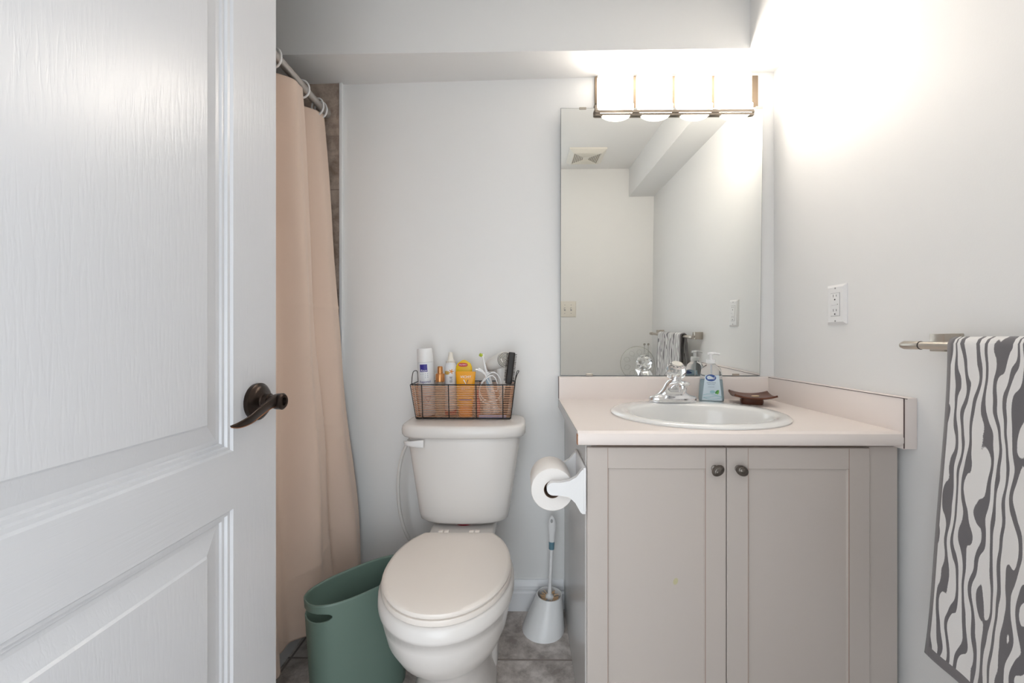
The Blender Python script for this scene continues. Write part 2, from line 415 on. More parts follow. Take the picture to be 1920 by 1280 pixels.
# ------------------------------------------------------------------ bathtub, rod, rings, curtain
tub = thing('bathtub', 'white bathtub behind the pink shower curtain', 'bathtub', (-1.11, -.73, 0))
t = MB()
def tubring(a, b, z): return superell(-1.1125, -.735, a, b, z, 12, 64)
t.loft([tubring(.3625, .725, 0), tubring(.3625, .725, .37), tubring(.355, .718, .38), tubring(.31, .67, .38), tubring(.295, .655, .36), tubring(.26, .58, .08), tubring(.2, .5, .06)])
t.build('tub_body', M_tub, tub)
RX, RZ = -.742, 1.856
rod = thing('shower_curtain_rod', 'grey metal shower rod below the ceiling bulkhead', 'shower rod', (RX, -.02, RZ))
MB().tube([(RX, -1.468, RZ), (RX, -.010, RZ)], .0125, 20).build('rod', M_rod, rod)
e = MB(); e.lathe([(.019, 0), (.019, .012), (.0155, .018), (.0155, .045), (.0128, .048)], (RX, -.0095, RZ), mtx=Matrix.Rotation(PI/2, 4, 'X'), seg=28)
e.build('end_flange', M_rod, rod)
ring0 = None
for i, (y, lab) in enumerate(((-.050, 'white plastic curtain ring closest to the tiled back wall'), (-.072, 'white plastic curtain ring second from the tiled wall, touching the first'),
                              (-.175, 'white plastic curtain ring mid rod, at the gap between two curtain folds'), (-.325, 'white plastic curtain ring on the rod beside the white door edge'))):
    if ring0 is None:
        m = MB(); m.tube([(.0235*math.cos(2*PI*k/28), 0, .0235*math.sin(2*PI*k/28)*1.25-.010) for k in range(28)], .0030, 10, closed=True)
        ring0 = m.build('curtain_ring', M_white); o = ring0
    else:
        o = ring0.copy(); COL.objects.link(o)
    o.location = (RX, y, RZ); o.rotation_euler = (0, 0, random.uniform(-.25, .25)); tag(o, lab, 'curtain ring', 'curtain rings on the shower rod')
def sstep(a, b, x):
    t = max(0, min(1, (x-a)/(b-a))); return t*t*(3-2*t)
CT, CB = 1.832, .103
def curtain_pt(u, v, off=0):
    y = -1.05+u*(1.05-.046); z = CB+(CT-CB)*v
    drop = CT-z
    base = -.747+drop*(.034+.053*sstep(-.42, -.10, y))
    ph = (y+.245+.012*math.sin(z*3.1))/.192
    amp = .034-.010*drop/1.7
    f = amp*math.cos(2*PI*ph) + .009*math.cos(2*PI*ph*2.3+1.3+z*.8)
    f *= (1-.55*sstep(-.10, -.046, y))
    near = .006*math.sin(7*y+5*z)+.004*math.sin(23*y-9*z)*sstep(.2, 1.0, drop)
    sag = .012*abs(math.sin(PI*(y+.05)/.15))*sstep(CT-.10, CT, z)
    cr_ = .0022*math.exp(-((z-1.118-.03*(y+.3))/.005)**2)*sstep(-.55, -.45, y)
    cr_ += .0028*math.exp(-((z-.735+.55*(y+.17))/.006)**2)*sstep(-.27, -.22, y)*(1-sstep(-.12, -.08, y))
    cr_ += .0024*math.exp(-((z-.655-.35*(y+.17))/.005)**2)*sstep(-.24, -.20, y)*(1-sstep(-.12, -.08, y))
    cr_ += .0024*math.exp(-((z-.335-.45*(y+.22))/.006)**2)*sstep(-.38, -.30, y)*(1-sstep(-.16, -.12, y))
    x = max(base+f+near+cr_-.004, -.790)
    if z < .42: x = max(x, -.738)
    return Vector((x+off, y, z-sag))
c = MB().grid(lambda u, v: curtain_pt(u, v), 190, 330)
curt = c.build('shower_curtain', M_curt, angle=180, solid=.0012)
tag(curt, 'dusty pink fabric shower curtain hanging beside the open door', 'shower curtain')
c = MB().grid(lambda u, v: Vector((-.765+.03*u*0+.006*math.sin(40*u)+(CT-(.40+1.43*v))*.060, -.043+.022*u, .40+1.43*v)), 6, 60)
tag(c.build('shower_liner', M_liner, angle=180, solid=.0015), 'thin taupe shower liner edge between curtain and tiled wall strip', 'shower liner')

# ------------------------------------------------------------------ vanity cabinet
VX0, VX1 = .150, .905; FY = -.532           # door fronts at FY
van = thing('vanity_cabinet', 'beige shaker vanity cabinet with two doors under the sink', 'vanity cabinet', (.52, -.26, 0))
b = MB(); b.box(VX0+.017, .893, FY+.02, -.003, .10, .116); b.box(VX0+.017, .893, -.012, -.003, .116, .62); b.box(.877, .893, FY+.02, -.012, .116, .745)
b.box(VX0+.017, .877, FY+.0205, FY+.0255, .730, .753); b.box(VX0+.017, VX0+.050, FY+.0205, FY+.036, .116, .700); b.box(.830, .877, FY+.0205, FY+.036, .116, .700)
b.box(.47, .515, FY+.0205, FY+.036, .116, .700); b.build('carcass', M_cab, van)
b = MB(); b.box(VX0, VX0+.016, FY+.012, -.003, 0, .753, .001, 1); b.build('side_panel', M_side, van)
b = MB(); b.box(VX0+.02, XR-.004, FY+.075, FY+.09, .0, .10); b.build('toe_kick', M_cab, van)
b = MB(); b.box(.8405, .910, FY+.006, FY+.019, .10, .7485, .001, 1); b.build('filler_strip', M_cab, van)
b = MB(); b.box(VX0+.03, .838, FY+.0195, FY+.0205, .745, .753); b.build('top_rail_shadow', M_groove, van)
def shaker(x0, x1, z0, z1, m, knobx):
    bm = MB(); q = bm.bm; sw = .0505; y = FY; th = .018
    def fr(ins, yy): return [q.verts.new((a, yy, c)) for a, c in ((x0+ins, z0+ins), (x1-ins, z0+ins), (x1-ins, z1-ins), (x0+ins, z1-ins))]
    back = fr(0, y+th); f0 = fr(0, y+.0015); f1 = fr(.0015, y); f2 = fr(sw, y); f3 = fr(sw+.0025, y+.0062)
    q.faces.new(back)
    for a, c in ((back, f0), (f0, f1), (f1, f2), (f2, f3)):
        for i in range(4): q.faces.new((a[i], a[(i+1) % 4], c[(i+1) % 4], c[i]))
    q.faces.new(f3)
    d = bm.build('door', m, van, angle=20)
    g = MB(); yy = FY-.0002
    for xx in (x0+sw, x1-sw): g.box(xx-.0006, xx+.0006, yy, FY+.001, z0+.001, z1-.001)   # stile-to-rail joint lines
    for zz in (z0+sw, z1-sw): g.box(x0+sw, x1-sw, FY+.0055, FY+.0062, zz-.0014, zz+.0014)
    g.build('joint_line', M_groove, d)
    k = MB(); kz = .696
    my = Matrix.Rotation(PI/2, 4, 'X')
    k.lathe([(.0085, 0), (.0085, .002), (.0055, .004), (.0052, .013), (.008, .015)], (knobx, FY, kz), mtx=my, seg=24)
    tilt = Matrix.Rotation(math.radians(-35 if knobx < .49 else 30), 4, 'Y')
    k.lathe([(.006, .0135), (.0118, .0150), (.0125, .0185), (.0112, .0210), (.0092, .0215), (.0086, .0228), (.0070, .0238), (.0062, .0238), (.0052, .0250), (.0001, .0262)], (knobx, FY, kz), mtx=tilt @ my, seg=32, sx=1.28, sy=.98)
    k.build('knob', M_pewter, d)['label'] = 'oval antique pewter knob'
    return d
shaker(.1535, .4915, .115, .746, M_cab_stain, .4635)
shaker(.4940, .8385, .115, .746, M_cab, .5205)
b = MB(); b.box(.489, .4965, FY+.0186, FY+.0192, .115, .746); b.build('door_gap', M_dark, van)

# ------------------------------------------------------------------ countertop
ctop = thing('countertop', 'pale pink-beige laminate countertop with backsplash on the vanity', 'countertop', (.53, -.29, .755))
CTZ, CF = .790, -.557
prof = [(-.001, .755), (CF+.012, .755), (CF+.004, .758), (CF, .765), (CF, .776), (CF+.004, .785), (CF+.012, .790), (-.001, .790)]
SX, SY, SA, SB = .505, -.322, .245, .215       # sink centre and half axes
# slab with an oval cut-out: front strip, back strip and sides built as one ring
sl = MB(); q = sl.bm
nseg = 64
outer = []
for i in range(nseg):
    a = 2*PI*i/nseg; dx, dy = math.cos(a), math.sin(a)
    x0, x1, y0, y1 = .128, .8968, CF+.012, -.001
    ts = []
    if dx > 1e-9: ts.append((x1-SX)/dx)
    if dx < -1e-9: ts.append((x0-SX)/dx)
    if dy > 1e-9: ts.append((y1-SY)/dy)
    if dy < -1e-9: ts.append((y0-SY)/dy)
    tt = min(ts); outer.append((SX+dx*tt, SY+dy*tt))
corner = [(.128, CF+.012), (.8968, CF+.012), (.8968, -.001), (.128, -.001)]
for cx_, cy_ in corner:                        # snap the nearest outline point to each corner
    j = min(range(nseg), key=lambda k: (outer[k][0]-cx_)**2+(outer[k][1]-cy_)**2); outer[j] = (cx_, cy_)
inner = [(SX+(SA-.02)*math.cos(2*PI*i/nseg), SY+(SB-.02)*math.sin(2*PI*i/nseg)) for i in range(nseg)]
sl.loft([[Vector((x, y, .790)) for x, y in outer], [Vector((x, y, .790)) for x, y in inner], [Vector((x, y, .757)) for x, y in inner], [Vector((x, y, .755)) for x, y in outer], [Vector((x, y, .790)) for x, y in outer]], False, False)
half = [(CF+.012, .755), (CF+.004, .758), (CF, .765), (CF, .776), (CF+.004, .785), (CF+.012, .790)]
sl.loft([[Vector((x, y, z)) for y, z in half] for x in (.128, .8968)])
sl.build('top_slab', M_count, ctop, angle=30)
e = MB(); e.box(.1268, .1282, CF+.02, -.002, .757, .7885); e.build('end_cap', M_side, ctop)
e = MB(); e.box(.1264, .1284, CF+.001, CF+.016, .758, .783, .0006, 1); e.build('chipped_edge', M_chip, ctop)['label'] = 'bare chipped brown edge'
e = MB()
def splash_prof(x): return [Vector((x, y, z)) for y, z in ((-.001, .790), (-.021, .790), (-.021, .862), (-.0185, .869), (-.013, .872), (-.001, .872))]
e.loft([splash_prof(.128), splash_prof(.929)]); e.build('backsplash', M_count, ctop, angle=30)
e = MB(); e.box(.1272, .1284, -.022, -.0008, .7905, .8725); e.build('backsplash_edge', M_seam, ctop)
e = MB(); e.box(.897, .929, -.556, -.0215, .750, .871, .0012, 2); e.build('side_splash', M_count, ctop)
e = MB(); e.box(.8966, .8985, -.5572, -.5555, .752, .870); e.box(.8962, .8972, -.5655, -.022, .8696, .8712); e.build('side_splash_seam', M_seam, ctop)

# ------------------------------------------------------------------ sink
snk = thing('sink', 'oval white drop-in sink set in the countertop', 'sink', (SX, SY, .79))
b = MB()
def se(a, bb, z, dy=0): return superell(SX, SY+dy, a, bb, z, 2.05, 72)
IY = -.022
b.loft([se(SA-.022, SB-.022, .7903), se(SA, SB, .7904), se(SA+.001, SB+.001, .794), se(SA-.004, SB-.004, .7985), se(SA-.012, SB-.012, .8005), se(SA-.030, SB-.034, .8005, IY*.5),
        se(SA-.043, SB-.056, .7985, IY), se(SA-.050, SB-.063, .792, IY), se(SA-.056, SB-.069, .775, IY), se(SA-.075, SB-.085, .715, IY), se(SA-.11, SB-.11, .672, IY), se(SA-.17, SB-.155, .657, IY), se(.022, .022, .655, IY)], False, True)
b.loft([se(SA-.022, SB-.022, .7903), se(SA-.030, SB-.040, .775, IY*.5), se(SA-.064, SB-.075, .71, IY), se(SA-.10, SB-.1, .664, IY), se(.024, .024, .648, IY)], False, True)
b.build('basin', M_sink, snk, angle=60)
b = MB(); b.lathe([(.0225, 0), (.021, .003), (.012, .002), (.0001, .002)], (SX, SY+IY, .6555), seg=28); b.build('drain', M_chrome, snk)

# ------------------------------------------------------------------ faucet
FX, FYc = .4975, -.155
fau = thing('faucet', 'chrome sink faucet with a clear round acrylic knob', 'faucet', (FX, FYc, .8))
b = MB()
def fr(a, bb, z, dy=0, pw=2.6): return superell(FX, FYc+dy, a, bb, z, pw, 48)
b.loft([fr(.0775, .026, .8008), fr(.0785, .027, .8030), fr(.0785, .027, .812), fr(.0765, .0255, .817), fr(.070, .0225, .8205), fr(.056, .021, .8245), fr(.046, .021, .831), fr(.038, .022, .840, -.003), fr(.0315, .0225, .852, -.008),
        fr(.0275, .0225, .865, -.016, 2.2), fr(.0225, .0205, .874, -.021, 2), fr(.0185, .0175, .877, -.024, 2)])
b.build('body', M_chrome, fau, angle=50)
b = MB(); rings = []
for (y, z, w, th) in ((-.150, .838, .026, .018), (-.175, .850, .025, .016), (-.200, .862, .0235, .0125), (-.225, .869, .0225, .0085), (-.245, .871, .0215, .0060), (-.258, .870, .018, .0045), (-.263, .869, .011, .003)):
    rings.append([Vector((FX+w*math.copysign(abs(math.cos(a))**.75, math.cos(a)), y, z+th*math.copysign(abs(math.sin(a))**.75, math.sin(a)))) for a in [2*PI*k/24 for k in range(24)]])
b.loft(rings); b.build('spout', M_chrome, fau, angle=50)
b = MB(); b.lathe([(.0105, .0), (.0118, .002), (.0118, .012), (.0135, .014), (.0135, .022)], (FX, -.243, .846), seg=24); b.build('aerator', M_chrome, fau)
KN = Vector((FX, -.186, .9065))
b = MB(); b.lathe([(.0165, -.036), (.0165, -.030), (.0125, -.028), (.0125, -.012)], KN, mtx=Matrix.Rotation(math.radians(14), 4, 'X'), seg=24); b.build('stem', M_chrome, fau)
kt = Matrix.Rotation(math.radians(24), 4, 'X')
b = MB(); rings = []
for r, hh, ph in ((.016, -.028, 0), (.026, -.021, .5), (.0325, -.006, 0), (.0325, .006, .5), (.027, .019, 0), (.019, .0265, .5)):
    rings.append([KN+kt @ Vector((r*math.cos(2*PI*(k+ph)/12), r*math.sin(2*PI*(k+ph)/12), hh)) for k in range(12)])
b.loft(rings); b.build('knob', M_acryl, fau, angle=12)['label'] = 'clear faceted acrylic knob'
b = MB(); b.lathe([(.0165, .0268), (.0165, .0285), (.014, .0298), (.0001, .0302)], KN, mtx=kt, seg=28); b.build('knob_cap', M_cream, fau)

# ------------------------------------------------------------------ soap dispenser
sd = thing('soap_dispenser', 'pale blue liquid hand soap pump bottle beside the faucet', 'soap dispenser', (.6615, -.078, .79))
BX, BY, BR = .6615, -.078, math.radians(-13)
def br(a, bb, z, pw=3.2): return superell(BX, BY, a, bb, z, pw, 40, 0, BR)
M_bott = mat('clear_bottle', (240, 246, 250), .06, trans=.95, ior=1.12)
M_liq = mat('blue_soap', (208, 230, 238), .1, trans=.4, ior=1.15)
b = MB(); b.loft([br(.036, .019, .7905), br(.0405, .022, .793), br(.0410, .0225, .805), br(.0385, .0220, .840), br(.0355, .0210, .873), br(.0335, .0200, .895), br(.0300, .0185, .908), br(.022, .0165, .916, 2.4), br(.0145, .0140, .921, 2), br(.0135, .0135, .925, 2)])
b.build('bottle', M_bott, sd, angle=60)
b = MB(); b.loft([br(.034, .0175, .792), br(.0388, .0205, .795), br(.0392, .0208, .806), br(.0367, .0203, .840), br(.0342, .0194, .868)]); b.build('liquid', M_liq, sd, angle=60)
b = MB(); b.lathe([(.0155, 0), (.0155, .013), (.0145, .0145), (.006, .0148), (.0055, .030), (.0075, .0305), (.0085, .033), (.0085, .0355), (.004, .0375)], (BX, BY, .925), seg=28)
b.build('pump_collar', M_white, sd)
rr = Matrix.Rotation(math.radians(-2), 4, 'Z')
b = MB(); b.tube(smooth_path([(BX-.012, BY, .9585), (BX, BY, .9605), (BX+.018, BY-.002, .9595), (BX+.030, BY-.003, .957)], 5), [.0042]*5+[.0046]*5+[.0036]*5+[.003], 12); b.build('pump_nozzle', M_white, sd)
b = MB(); b.tube([(BX, BY, .80), (BX, BY, .92)], .0028, 8); b.build('dip_tube', M_white, sd)
def bottle_front(x, z, off=.0007):
    lv = [(.793, .0405, .022), (.805, .0410, .0225), (.84, .0385, .022), (.873, .0355, .021), (.895, .0335, .02), (.908, .03, .0185)]
    for (z0, a0, b0), (z1, a1, b1) in zip(lv, lv[1:]):
        if z <= z1: break
    t = max(0, min(1, (z-z0)/(z1-z0))); a = a0+(a1-a0)*t; bb = b0+(b1-b0)*t
    y = -bb*(max(0, 1-abs(x/a)**3.2))**(1/3.2)-off
    return Vector((BX+x*math.cos(BR)-y*math.sin(BR), BY+x*math.sin(BR)+y*math.cos(BR), z))
M_label = mat('label_film', (214, 230, 240), .4)
lab = MB(); lab.grid(lambda u, v: bottle_front(((u-.5)*2)*(.0325-.010*v) - .001, .797+.088*v), 14, 16)
lab = lab.build('label_film', M_label, sd, angle=180)
M_dblue = mat('label_blue', (58, 92, 160), .4); M_ink = mat('ink_slate', (108, 128, 150), .5); M_leaf = mat('leaf_green', (126, 190, 96), .5); M_leaf2 = mat('leaf_dark_green', (70, 150, 82), .5); M_wave = mat('label_aqua', (160, 205, 215), .4)
M_ink_white = mat('ink_white', (246, 247, 250), .5)
def disc(fn, cx, cy, a, bb, n=32):
    m = MB(); q = m.bm; vs = [q.verts.new(fn(cx+a*math.cos(2*PI*k/n), cy+bb*math.sin(2*PI*k/n))) for k in range(n)]; q.faces.new(vs); return m
disc(lambda x, z: bottle_front(x, z, .0012), -.005, .8755, .0170, .0118).build('emblem', M_dblue, sd)
lettering('Dial', .0155, lambda x, y: bottle_front(x-.005, .8755+y, .0017), M_ink_white, sd, shear=.2)
lettering('antibacterial', .0060, lambda x, y: bottle_front(x-.004, .8590+y, .0012), M_ink, sd)
lettering('hand soap', .0056, lambda x, y: bottle_front(x-.004, .8535+y, .0012), M_ink, sd)
lettering('spring water', .0040, lambda x, y: bottle_front(x-.004, .8445+y, .0012), M_ink, sd)
disc(lambda x, z: bottle_front(x, z, .0012), .0, .827, .0085, .0055).build('droplet_print', M_wave, sd)
def leaf(cx, cz, ln, wd, ang, m):
    k = MB(); q = k.bm; vs = []
    for i in range(24):
        t = 2*PI*i/24; u = ln*math.cos(t); w = wd*math.sin(t)*(1-.35*math.cos(t))
        vs.append(q.verts.new(bottle_front(cx+u*math.cos(ang)-w*math.sin(ang), cz+u*math.sin(ang)+w*math.cos(ang), .0016)))
    q.faces.new(vs); k.build('leaf_print', m, sd)
leaf(.0135, .8275, .0075, .0032, 1.0, M_leaf2); leaf(.0175, .8265, .0080, .0034, 1.25, M_leaf)
for zz, am in ((.816, .004), (.810, .003), (.804, .0035)):
    k = MB(); k.tube([bottle_front(-.030+.060*i/20, zz+am*math.sin(i/20*5.0+zz*300), .0012) for i in range(21)], .0008, 4); k.build('wave_print', M_wave, sd)

# ------------------------------------------------------------------ soap dish and soap
dsh = thing('soap_dish', 'square dark wooden soap dish with upturned corners by the side splash', 'soap dish', (.775, -.125, .79))
DC, DR = Vector((.778, -.126, 0)), math.radians(-18)
def dish(u, v, off):
    x, y = (u-.5)*.124, (v-.5)*.130
    cu, cv = (u-.5)*2, (v-.5)*2
    z = .8125+.006*abs(cu)**2.2+.003*abs(cv)**2+.005*(cu*cv)**2+off
    return Vector((DC.x+x*math.cos(DR)-y*math.sin(DR), DC.y+x*math.sin(DR)+y*math.cos(DR), z))
b = MB(); b.grid(lambda u, v: dish(u, v, 0), 20, 16); b.build('plate', M_wood, dsh, angle=40, solid=.006)
b = MB(); b.loft([superell(DC.x, DC.y, .033, .026, .7902, 3, 32, 0, DR), superell(DC.x, DC.y, .035, .028, .800, 3, 32, 0, DR), superell(DC.x, DC.y, .033, .026, .8115, 3, 32, 0, DR)]); b.build('foot', M_wood, dsh)
b = MB(); b.loft([superell(.785, -.135, .012, .006, .8162, 2, 20, 0, .2), superell(.785, -.135, .015, .008, .8175, 2, 20, 0, .2), superell(.785, -.135, .012, .006, .8190, 2, 20, 0, .2)])
tag(b.build('soap_sliver', M_soap), 'thin cream sliver of soap lying in the wooden dish', 'soap')

# ------------------------------------------------------------------ mirror (leans slightly forward from its bottom clips)
TILT = math.radians(1.2)
MX0, MX1, MZ0, MZ1 = .134, .874, .8755, 1.860
mir = thing('wall_mirror', 'frameless rectangular wall mirror above the vanity', 'mirror', (.51, -.004, MZ0))
mm = Matrix.Translation((0, -.004, MZ0)) @ Matrix.Rotation(TILT, 4, 'X')
def mbox(x0, x1, y0, y1, z0, z1, bev=0):
    b = bmesh.new(); bmesh.ops.create_cube(b, size=1)
    for v in b.verts: v.co = Vector(((x0+x1)/2+v.co.x*(x1-x0), (y0+y1)/2+v.co.y*(y1-y0), (z0+z1)/2+v.co.z*(z1-z0)))
    if bev: bmesh.ops.bevel(b, geom=list(b.edges), offset=bev, segments=1, affect='EDGES')
    return b
hh = MZ1-MZ0
b = MB(); b.merge(mbox(MX0, MX1, -.0030, 0, 0, hh), mm); b.build('backing', M_medge, mir)
b = MB(); b.merge(mbox(MX0+.0012, MX1-.0012, -.0040, -.0032, .0012, hh-.0012), mm); b.build('silvered_pane', M_mirror, mir)
for cx_, zz in ((.215, hh-.006), (.859, hh-.006), (.242, -.001), (.784, -.001)):
    b = MB(); b.merge(mbox(cx_-.013, cx_+.013, -.0062, .0005, zz, zz+.0085, .001), mm); b.build('mirror_clip', M_nickel, mir)

# ------------------------------------------------------------------ vanity light
vl = thing('vanity_light', 'brushed nickel vanity light with four glowing white glass shades', 'light fixture', (.545, 0, 1.8))
b = MB(); b.box(.262, .866, -.012, 0, 1.864, 1.987, .003, 2); b.build('back_plate', mat('fixture_plate_metal', (150, 134, 116), .5, 1), vl)
b = MB()
for z0, z1, y0 in ((1.8275, 1.8355, -.0375), (1.8365, 1.8460, -.0395)):
    o_ = [(.2560, -.0302), (.2540, y0+.006), (.2600, y0), (.8330, y0), (.8400, y0+.006), (.8375, -.0302)]
    b.loft([[Vector((x, y, z0)) for x, y in o_], [Vector((x, y, z1)) for x, y in o_]])
for xx in (.262, .832): b.box(xx-.004, xx+.004, -.0325, -.0303, 1.838, 1.875, .0008, 1); b.box(xx-.004, xx+.004, -.0325, -.010, 1.868, 1.875, .0008, 1)
b.build('shade_bar', mat('fixture_bar_metal', (150, 140, 128), .55, .8), vl)
M_glow = mat('glowing_opal_glass', (250, 246, 240), .3, emit=((1, .91, .81, 1), LAMP_STRENGTH))
def glow_nodes(m):      # opal glass: brightest on its broad front, dimmer on the thin returns beside the plate
    nt = m.node_tree; N = nt.nodes; L = nt.links; ge = N.new('ShaderNodeNewGeometry'); sp = N.new('ShaderNodeSeparateXYZ'); L.new(ge.outputs['Normal'], sp.inputs[0])
    mr = N.new('ShaderNodeMapRange'); mr.inputs['From Min'].default_value = -.9; mr.inputs['From Max'].default_value = -.35
    mr.inputs['To Min'].default_value = LAMP_STRENGTH; mr.inputs['To Max'].default_value = LAMP_STRENGTH*.09
    L.new(sp.outputs['Y'], mr.inputs['Value']); L.new(mr.outputs['Result'], N['Principled BSDF'].inputs['Emission Strength'])
glow_nodes(M_glow)
for xx in (.3358, .4795, .6230, .7687):
    b = MB()
    def sec(z, hw, p, y1=-.0125):
        return [Vector((xx+hw*math.copysign(abs(math.cos(a_))**.55, math.cos(a_)), y1-(p+y1)*abs(math.sin(a_))**.75, z)) for a_ in [PI+PI*i/32 for i in range(33)]]
    b.loft([sec(1.8475, .058, .0440, -.0295), sec(1.8500, .064, .0475, -.0295), sec(1.868, .0655, .0490, -.0295)])
    b.loft([sec(1.866, .0655, .0490), sec(1.978, .0655, .0490), sec(1.9835, .0635, .0470), sec(1.9855, .058, .0430)])
    arc = [(xx+.063*math.cos(PI+PI*i/24), 1.8490+.036*math.sin(PI+PI*i/24)) for i in range(25)]
    b.loft([[Vector((x, -.0365, z)) for x, z in arc], [Vector((x, -.0296, z)) for x, z in arc]])
    b.build('glass_shade', M_glow, vl, angle=50)

# ------------------------------------------------------------------ outlet, switch, fan grille
ou = thing('electrical_outlet', 'white two-socket outlet with test buttons on the right wall', 'outlet', (XR, -.31, 1.113))
def wall_plate(cy, cz, w, hgt, d, parent, x=XR, name='cover_plate', m=M_white):
    k = MB(); k.loft([[Vector((x-dd, cy+sy*(w/2-i), cz+sz*(hgt/2-i))) for sy, sz in ((-1, -1), (1, -1), (1, 1), (-1, 1))] for dd, i in ((0, 0), (.002, 0), (d-.0008, .006), (d, .0078))])
    return k.build(name, m, parent, angle=20)
wall_plate(-.31, 1.113, .074, .118, .0075, ou)
k = MB(); k.box(XR-.0090, XR-.007, -.31-.0168, -.31+.0168, 1.113-.0335, 1.113+.0335, .0012, 2); k.build('socket_face', M_white, ou)
k = MB(); k.box(XR-.00765, XR-.0070, -.31-.0178, -.31+.0178, 1.113-.0345, 1.113+.0345); k.build('face_gap', M_recess, ou)
for s_ in (1, -1):
    zc = 1.113+s_*.0215
    k = MB(); k.box(XR-.0092, XR-.0085, -.31+.0050, -.31+.0066, zc+.001, zc+.0085); k.box(XR-.0092, XR-.0085, -.31-.0066, -.31-.0050, zc+.0018, zc+.0078)
    k.lathe([(.0024, 0), (.0024, .0007)], (XR-.0092, -.31, zc-.0065), 'x', 16); k.build('socket_slots', M_slot, ou)
k = MB(); k.box(XR-.0098, XR-.0085, -.31-.009, -.31+.013, 1.1105, 1.1158, .0006, 1); k.build('test_button', M_white, ou)
k = MB(); k.box(XR-.0095, XR-.0085, -.31-.0118, -.31-.0100, 1.1122, 1.1140); k.build('indicator', M_slot, ou)
for zz in (1.113+.0485, 1.113-.0485):
    k = MB(); k.lathe([(.0026, 0), (.0024, .0008), (.0001, .0010)], (XR-.0083, -.31, zz), 'x', 14); k.build('screw', M_recess, ou)

sw = thing('light_switch', 'cream double light switch plate on the wall reflected in the mirror', 'light switch', (.317, YF, 1.168))
k = MB(); k.loft([[Vector((.317+sx*(.060-i), YF+dd, 1.168+sz*(.0575-i))) for sx, sz in ((-1, -1), (1, -1), (1, 1), (-1, 1))] for dd, i in ((0, 0), (.002, 0), (.006, .005), (.0065, .007))])
k.build('cover_plate', M_cream, sw, angle=20)
for xx in (.317-.023, .317+.023):
    k = MB(); k.box(xx-.0055, xx+.0055, YF+.0065, YF+.0072, 1.168-.012, 1.168+.012); k.build('toggle_slot', M_recess, sw)
    k = MB(); k.box(xx-.0042, xx+.0042, YF+.006, YF+.016, 1.168-.002, 1.168+.009, .0015, 2); k.build('toggle', M_cream, sw)
    for zz in (1.168-.030, 1.168+.030):
        k = MB(); k.lathe([(.003, 0), (.0026, .001), (.0001, .0012)], (xx, YF+.0062, zz), mtx=Matrix.Rotation(-PI/2, 4, 'X'), seg=12); k.build('screw', M_recess, sw)

fan = thing('exhaust_fan_grille', 'cream square exhaust fan grille on the ceiling, reflected in the mirror', 'fan grille', (.40, -1.22, ZC))
def fq(hw, z): return [Vector((.404+sx*hw, -1.225+sy*hw, z)) for sx, sy in ((-1, -1), (1, -1), (1, 1), (-1, 1))]
k = MB(); k.loft([fq(.118, ZC), fq(.118, ZC-.008), fq(.090, ZC-.026), fq(.086, ZC-.026), fq(.084, ZC-.022)]); k.build('housing', M_cream, fan, angle=15)
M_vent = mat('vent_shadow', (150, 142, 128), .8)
for i in range(6):
    o_ = .078-.011*i
    for s_ in (1, -1):
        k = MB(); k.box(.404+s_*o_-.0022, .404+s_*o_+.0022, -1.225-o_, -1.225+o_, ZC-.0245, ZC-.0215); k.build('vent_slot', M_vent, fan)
for i in range(6):
    o_ = .078-.011*i
    for s_ in (1, -1):
        k = MB(); k.box(.404-o_, .404+o_, -1.225+s_*o_-.002, -1.225+s_*o_+.002, ZC-.0262, ZC-.0215); k.build('louver', M_cream, fan)

# ------------------------------------------------------------------ towel bar and towel
tb = thing('towel_bar', 'brushed nickel towel bar with square posts on the right wall', 'towel bar', (XR, -.93, .998))
BXX, BZ = .862, .997
for yy in (-.645, -1.235):
    k = MB(); k.box(XR-.008, XR, yy-.0135, yy+.0195, BZ-.0135, BZ+.0255, .0015, 2); k.box(XR-.042, XR-.008, yy-.013, yy+.019, BZ-.013, BZ+.025, .0015, 2); k.box(BXX-.004, XR-.035, yy-.008, yy+.008, BZ-.006, BZ+.006, .002, 1); k.build('post', M_nickel, tb)
k = MB(); k.tube([(BXX, -.635, BZ), (BXX, -1.245, BZ)], .0082, 20); k.build('bar', M_nickel, tb)
for y0, y1 in ((-.590, -.634), (-1.290, -1.246)):
    k = MB(); k.tube([(BXX, y0, BZ), (BXX, y0+(y1-y0)*.12, BZ), (BXX, y0+(y1-y0)*.15, BZ), (BXX, y1, BZ)], [.0070, .0088, .0094, .0094], 20); k.build('end_cap', M_nickel, tb)
    k = MB(); k.tube([(BXX, y1-.0005*(1 if y1 < y0 else -1), BZ), (BXX, y1+.0012*(1 if y1 < y0 else -1), BZ)], .0090, 20); k.build('joint_ring', M_slot, tb)
TW, TF = .370, .630
TY0 = -.708
def towel(u, v):
    s_ = v*(TF+.035+.52); y = TY0-u*TW
    R = .0135
    if s_ < TF:                                   # front fall, from the hem up
        d = TF-s_; k_ = d/TF
        x = BXX-R-.002-.026*k_**1.4+.006*math.sin(u*9+1)*k_+.004*math.sin(u*21+d*6)*k_
        y += (.036*k_**2.2)*(1-u*.8) + .014*k_*math.sin(d*7+u*2)*(1-u)
        z = BZ+.002-d-.012*u*k_-.010*math.sin(u*5)*k_*0
        if u > 0: z -= .05*k_**3*u
        return Vector((x, y, z))
    if s_ < TF+.043:
        a = (s_-TF)/.043*PI
        return Vector((BXX-R*math.cos(a)-.002*math.cos(a), y, BZ+.002+R*math.sin(a)))
    d = s_-TF-.043; k_ = d/.51
    return Vector((BXX+R+.002+.020*min(1, k_*1.4)+.003*math.sin(u*14), y+.01*k_*(1-u), BZ+.002-d))
tw = MB().grid(towel, 50, 150, lambda u, v: (u*TW, v*(TF+.035+.52)))
two = tw.build('hand_towel', M_towel, angle=180, solid=.007)
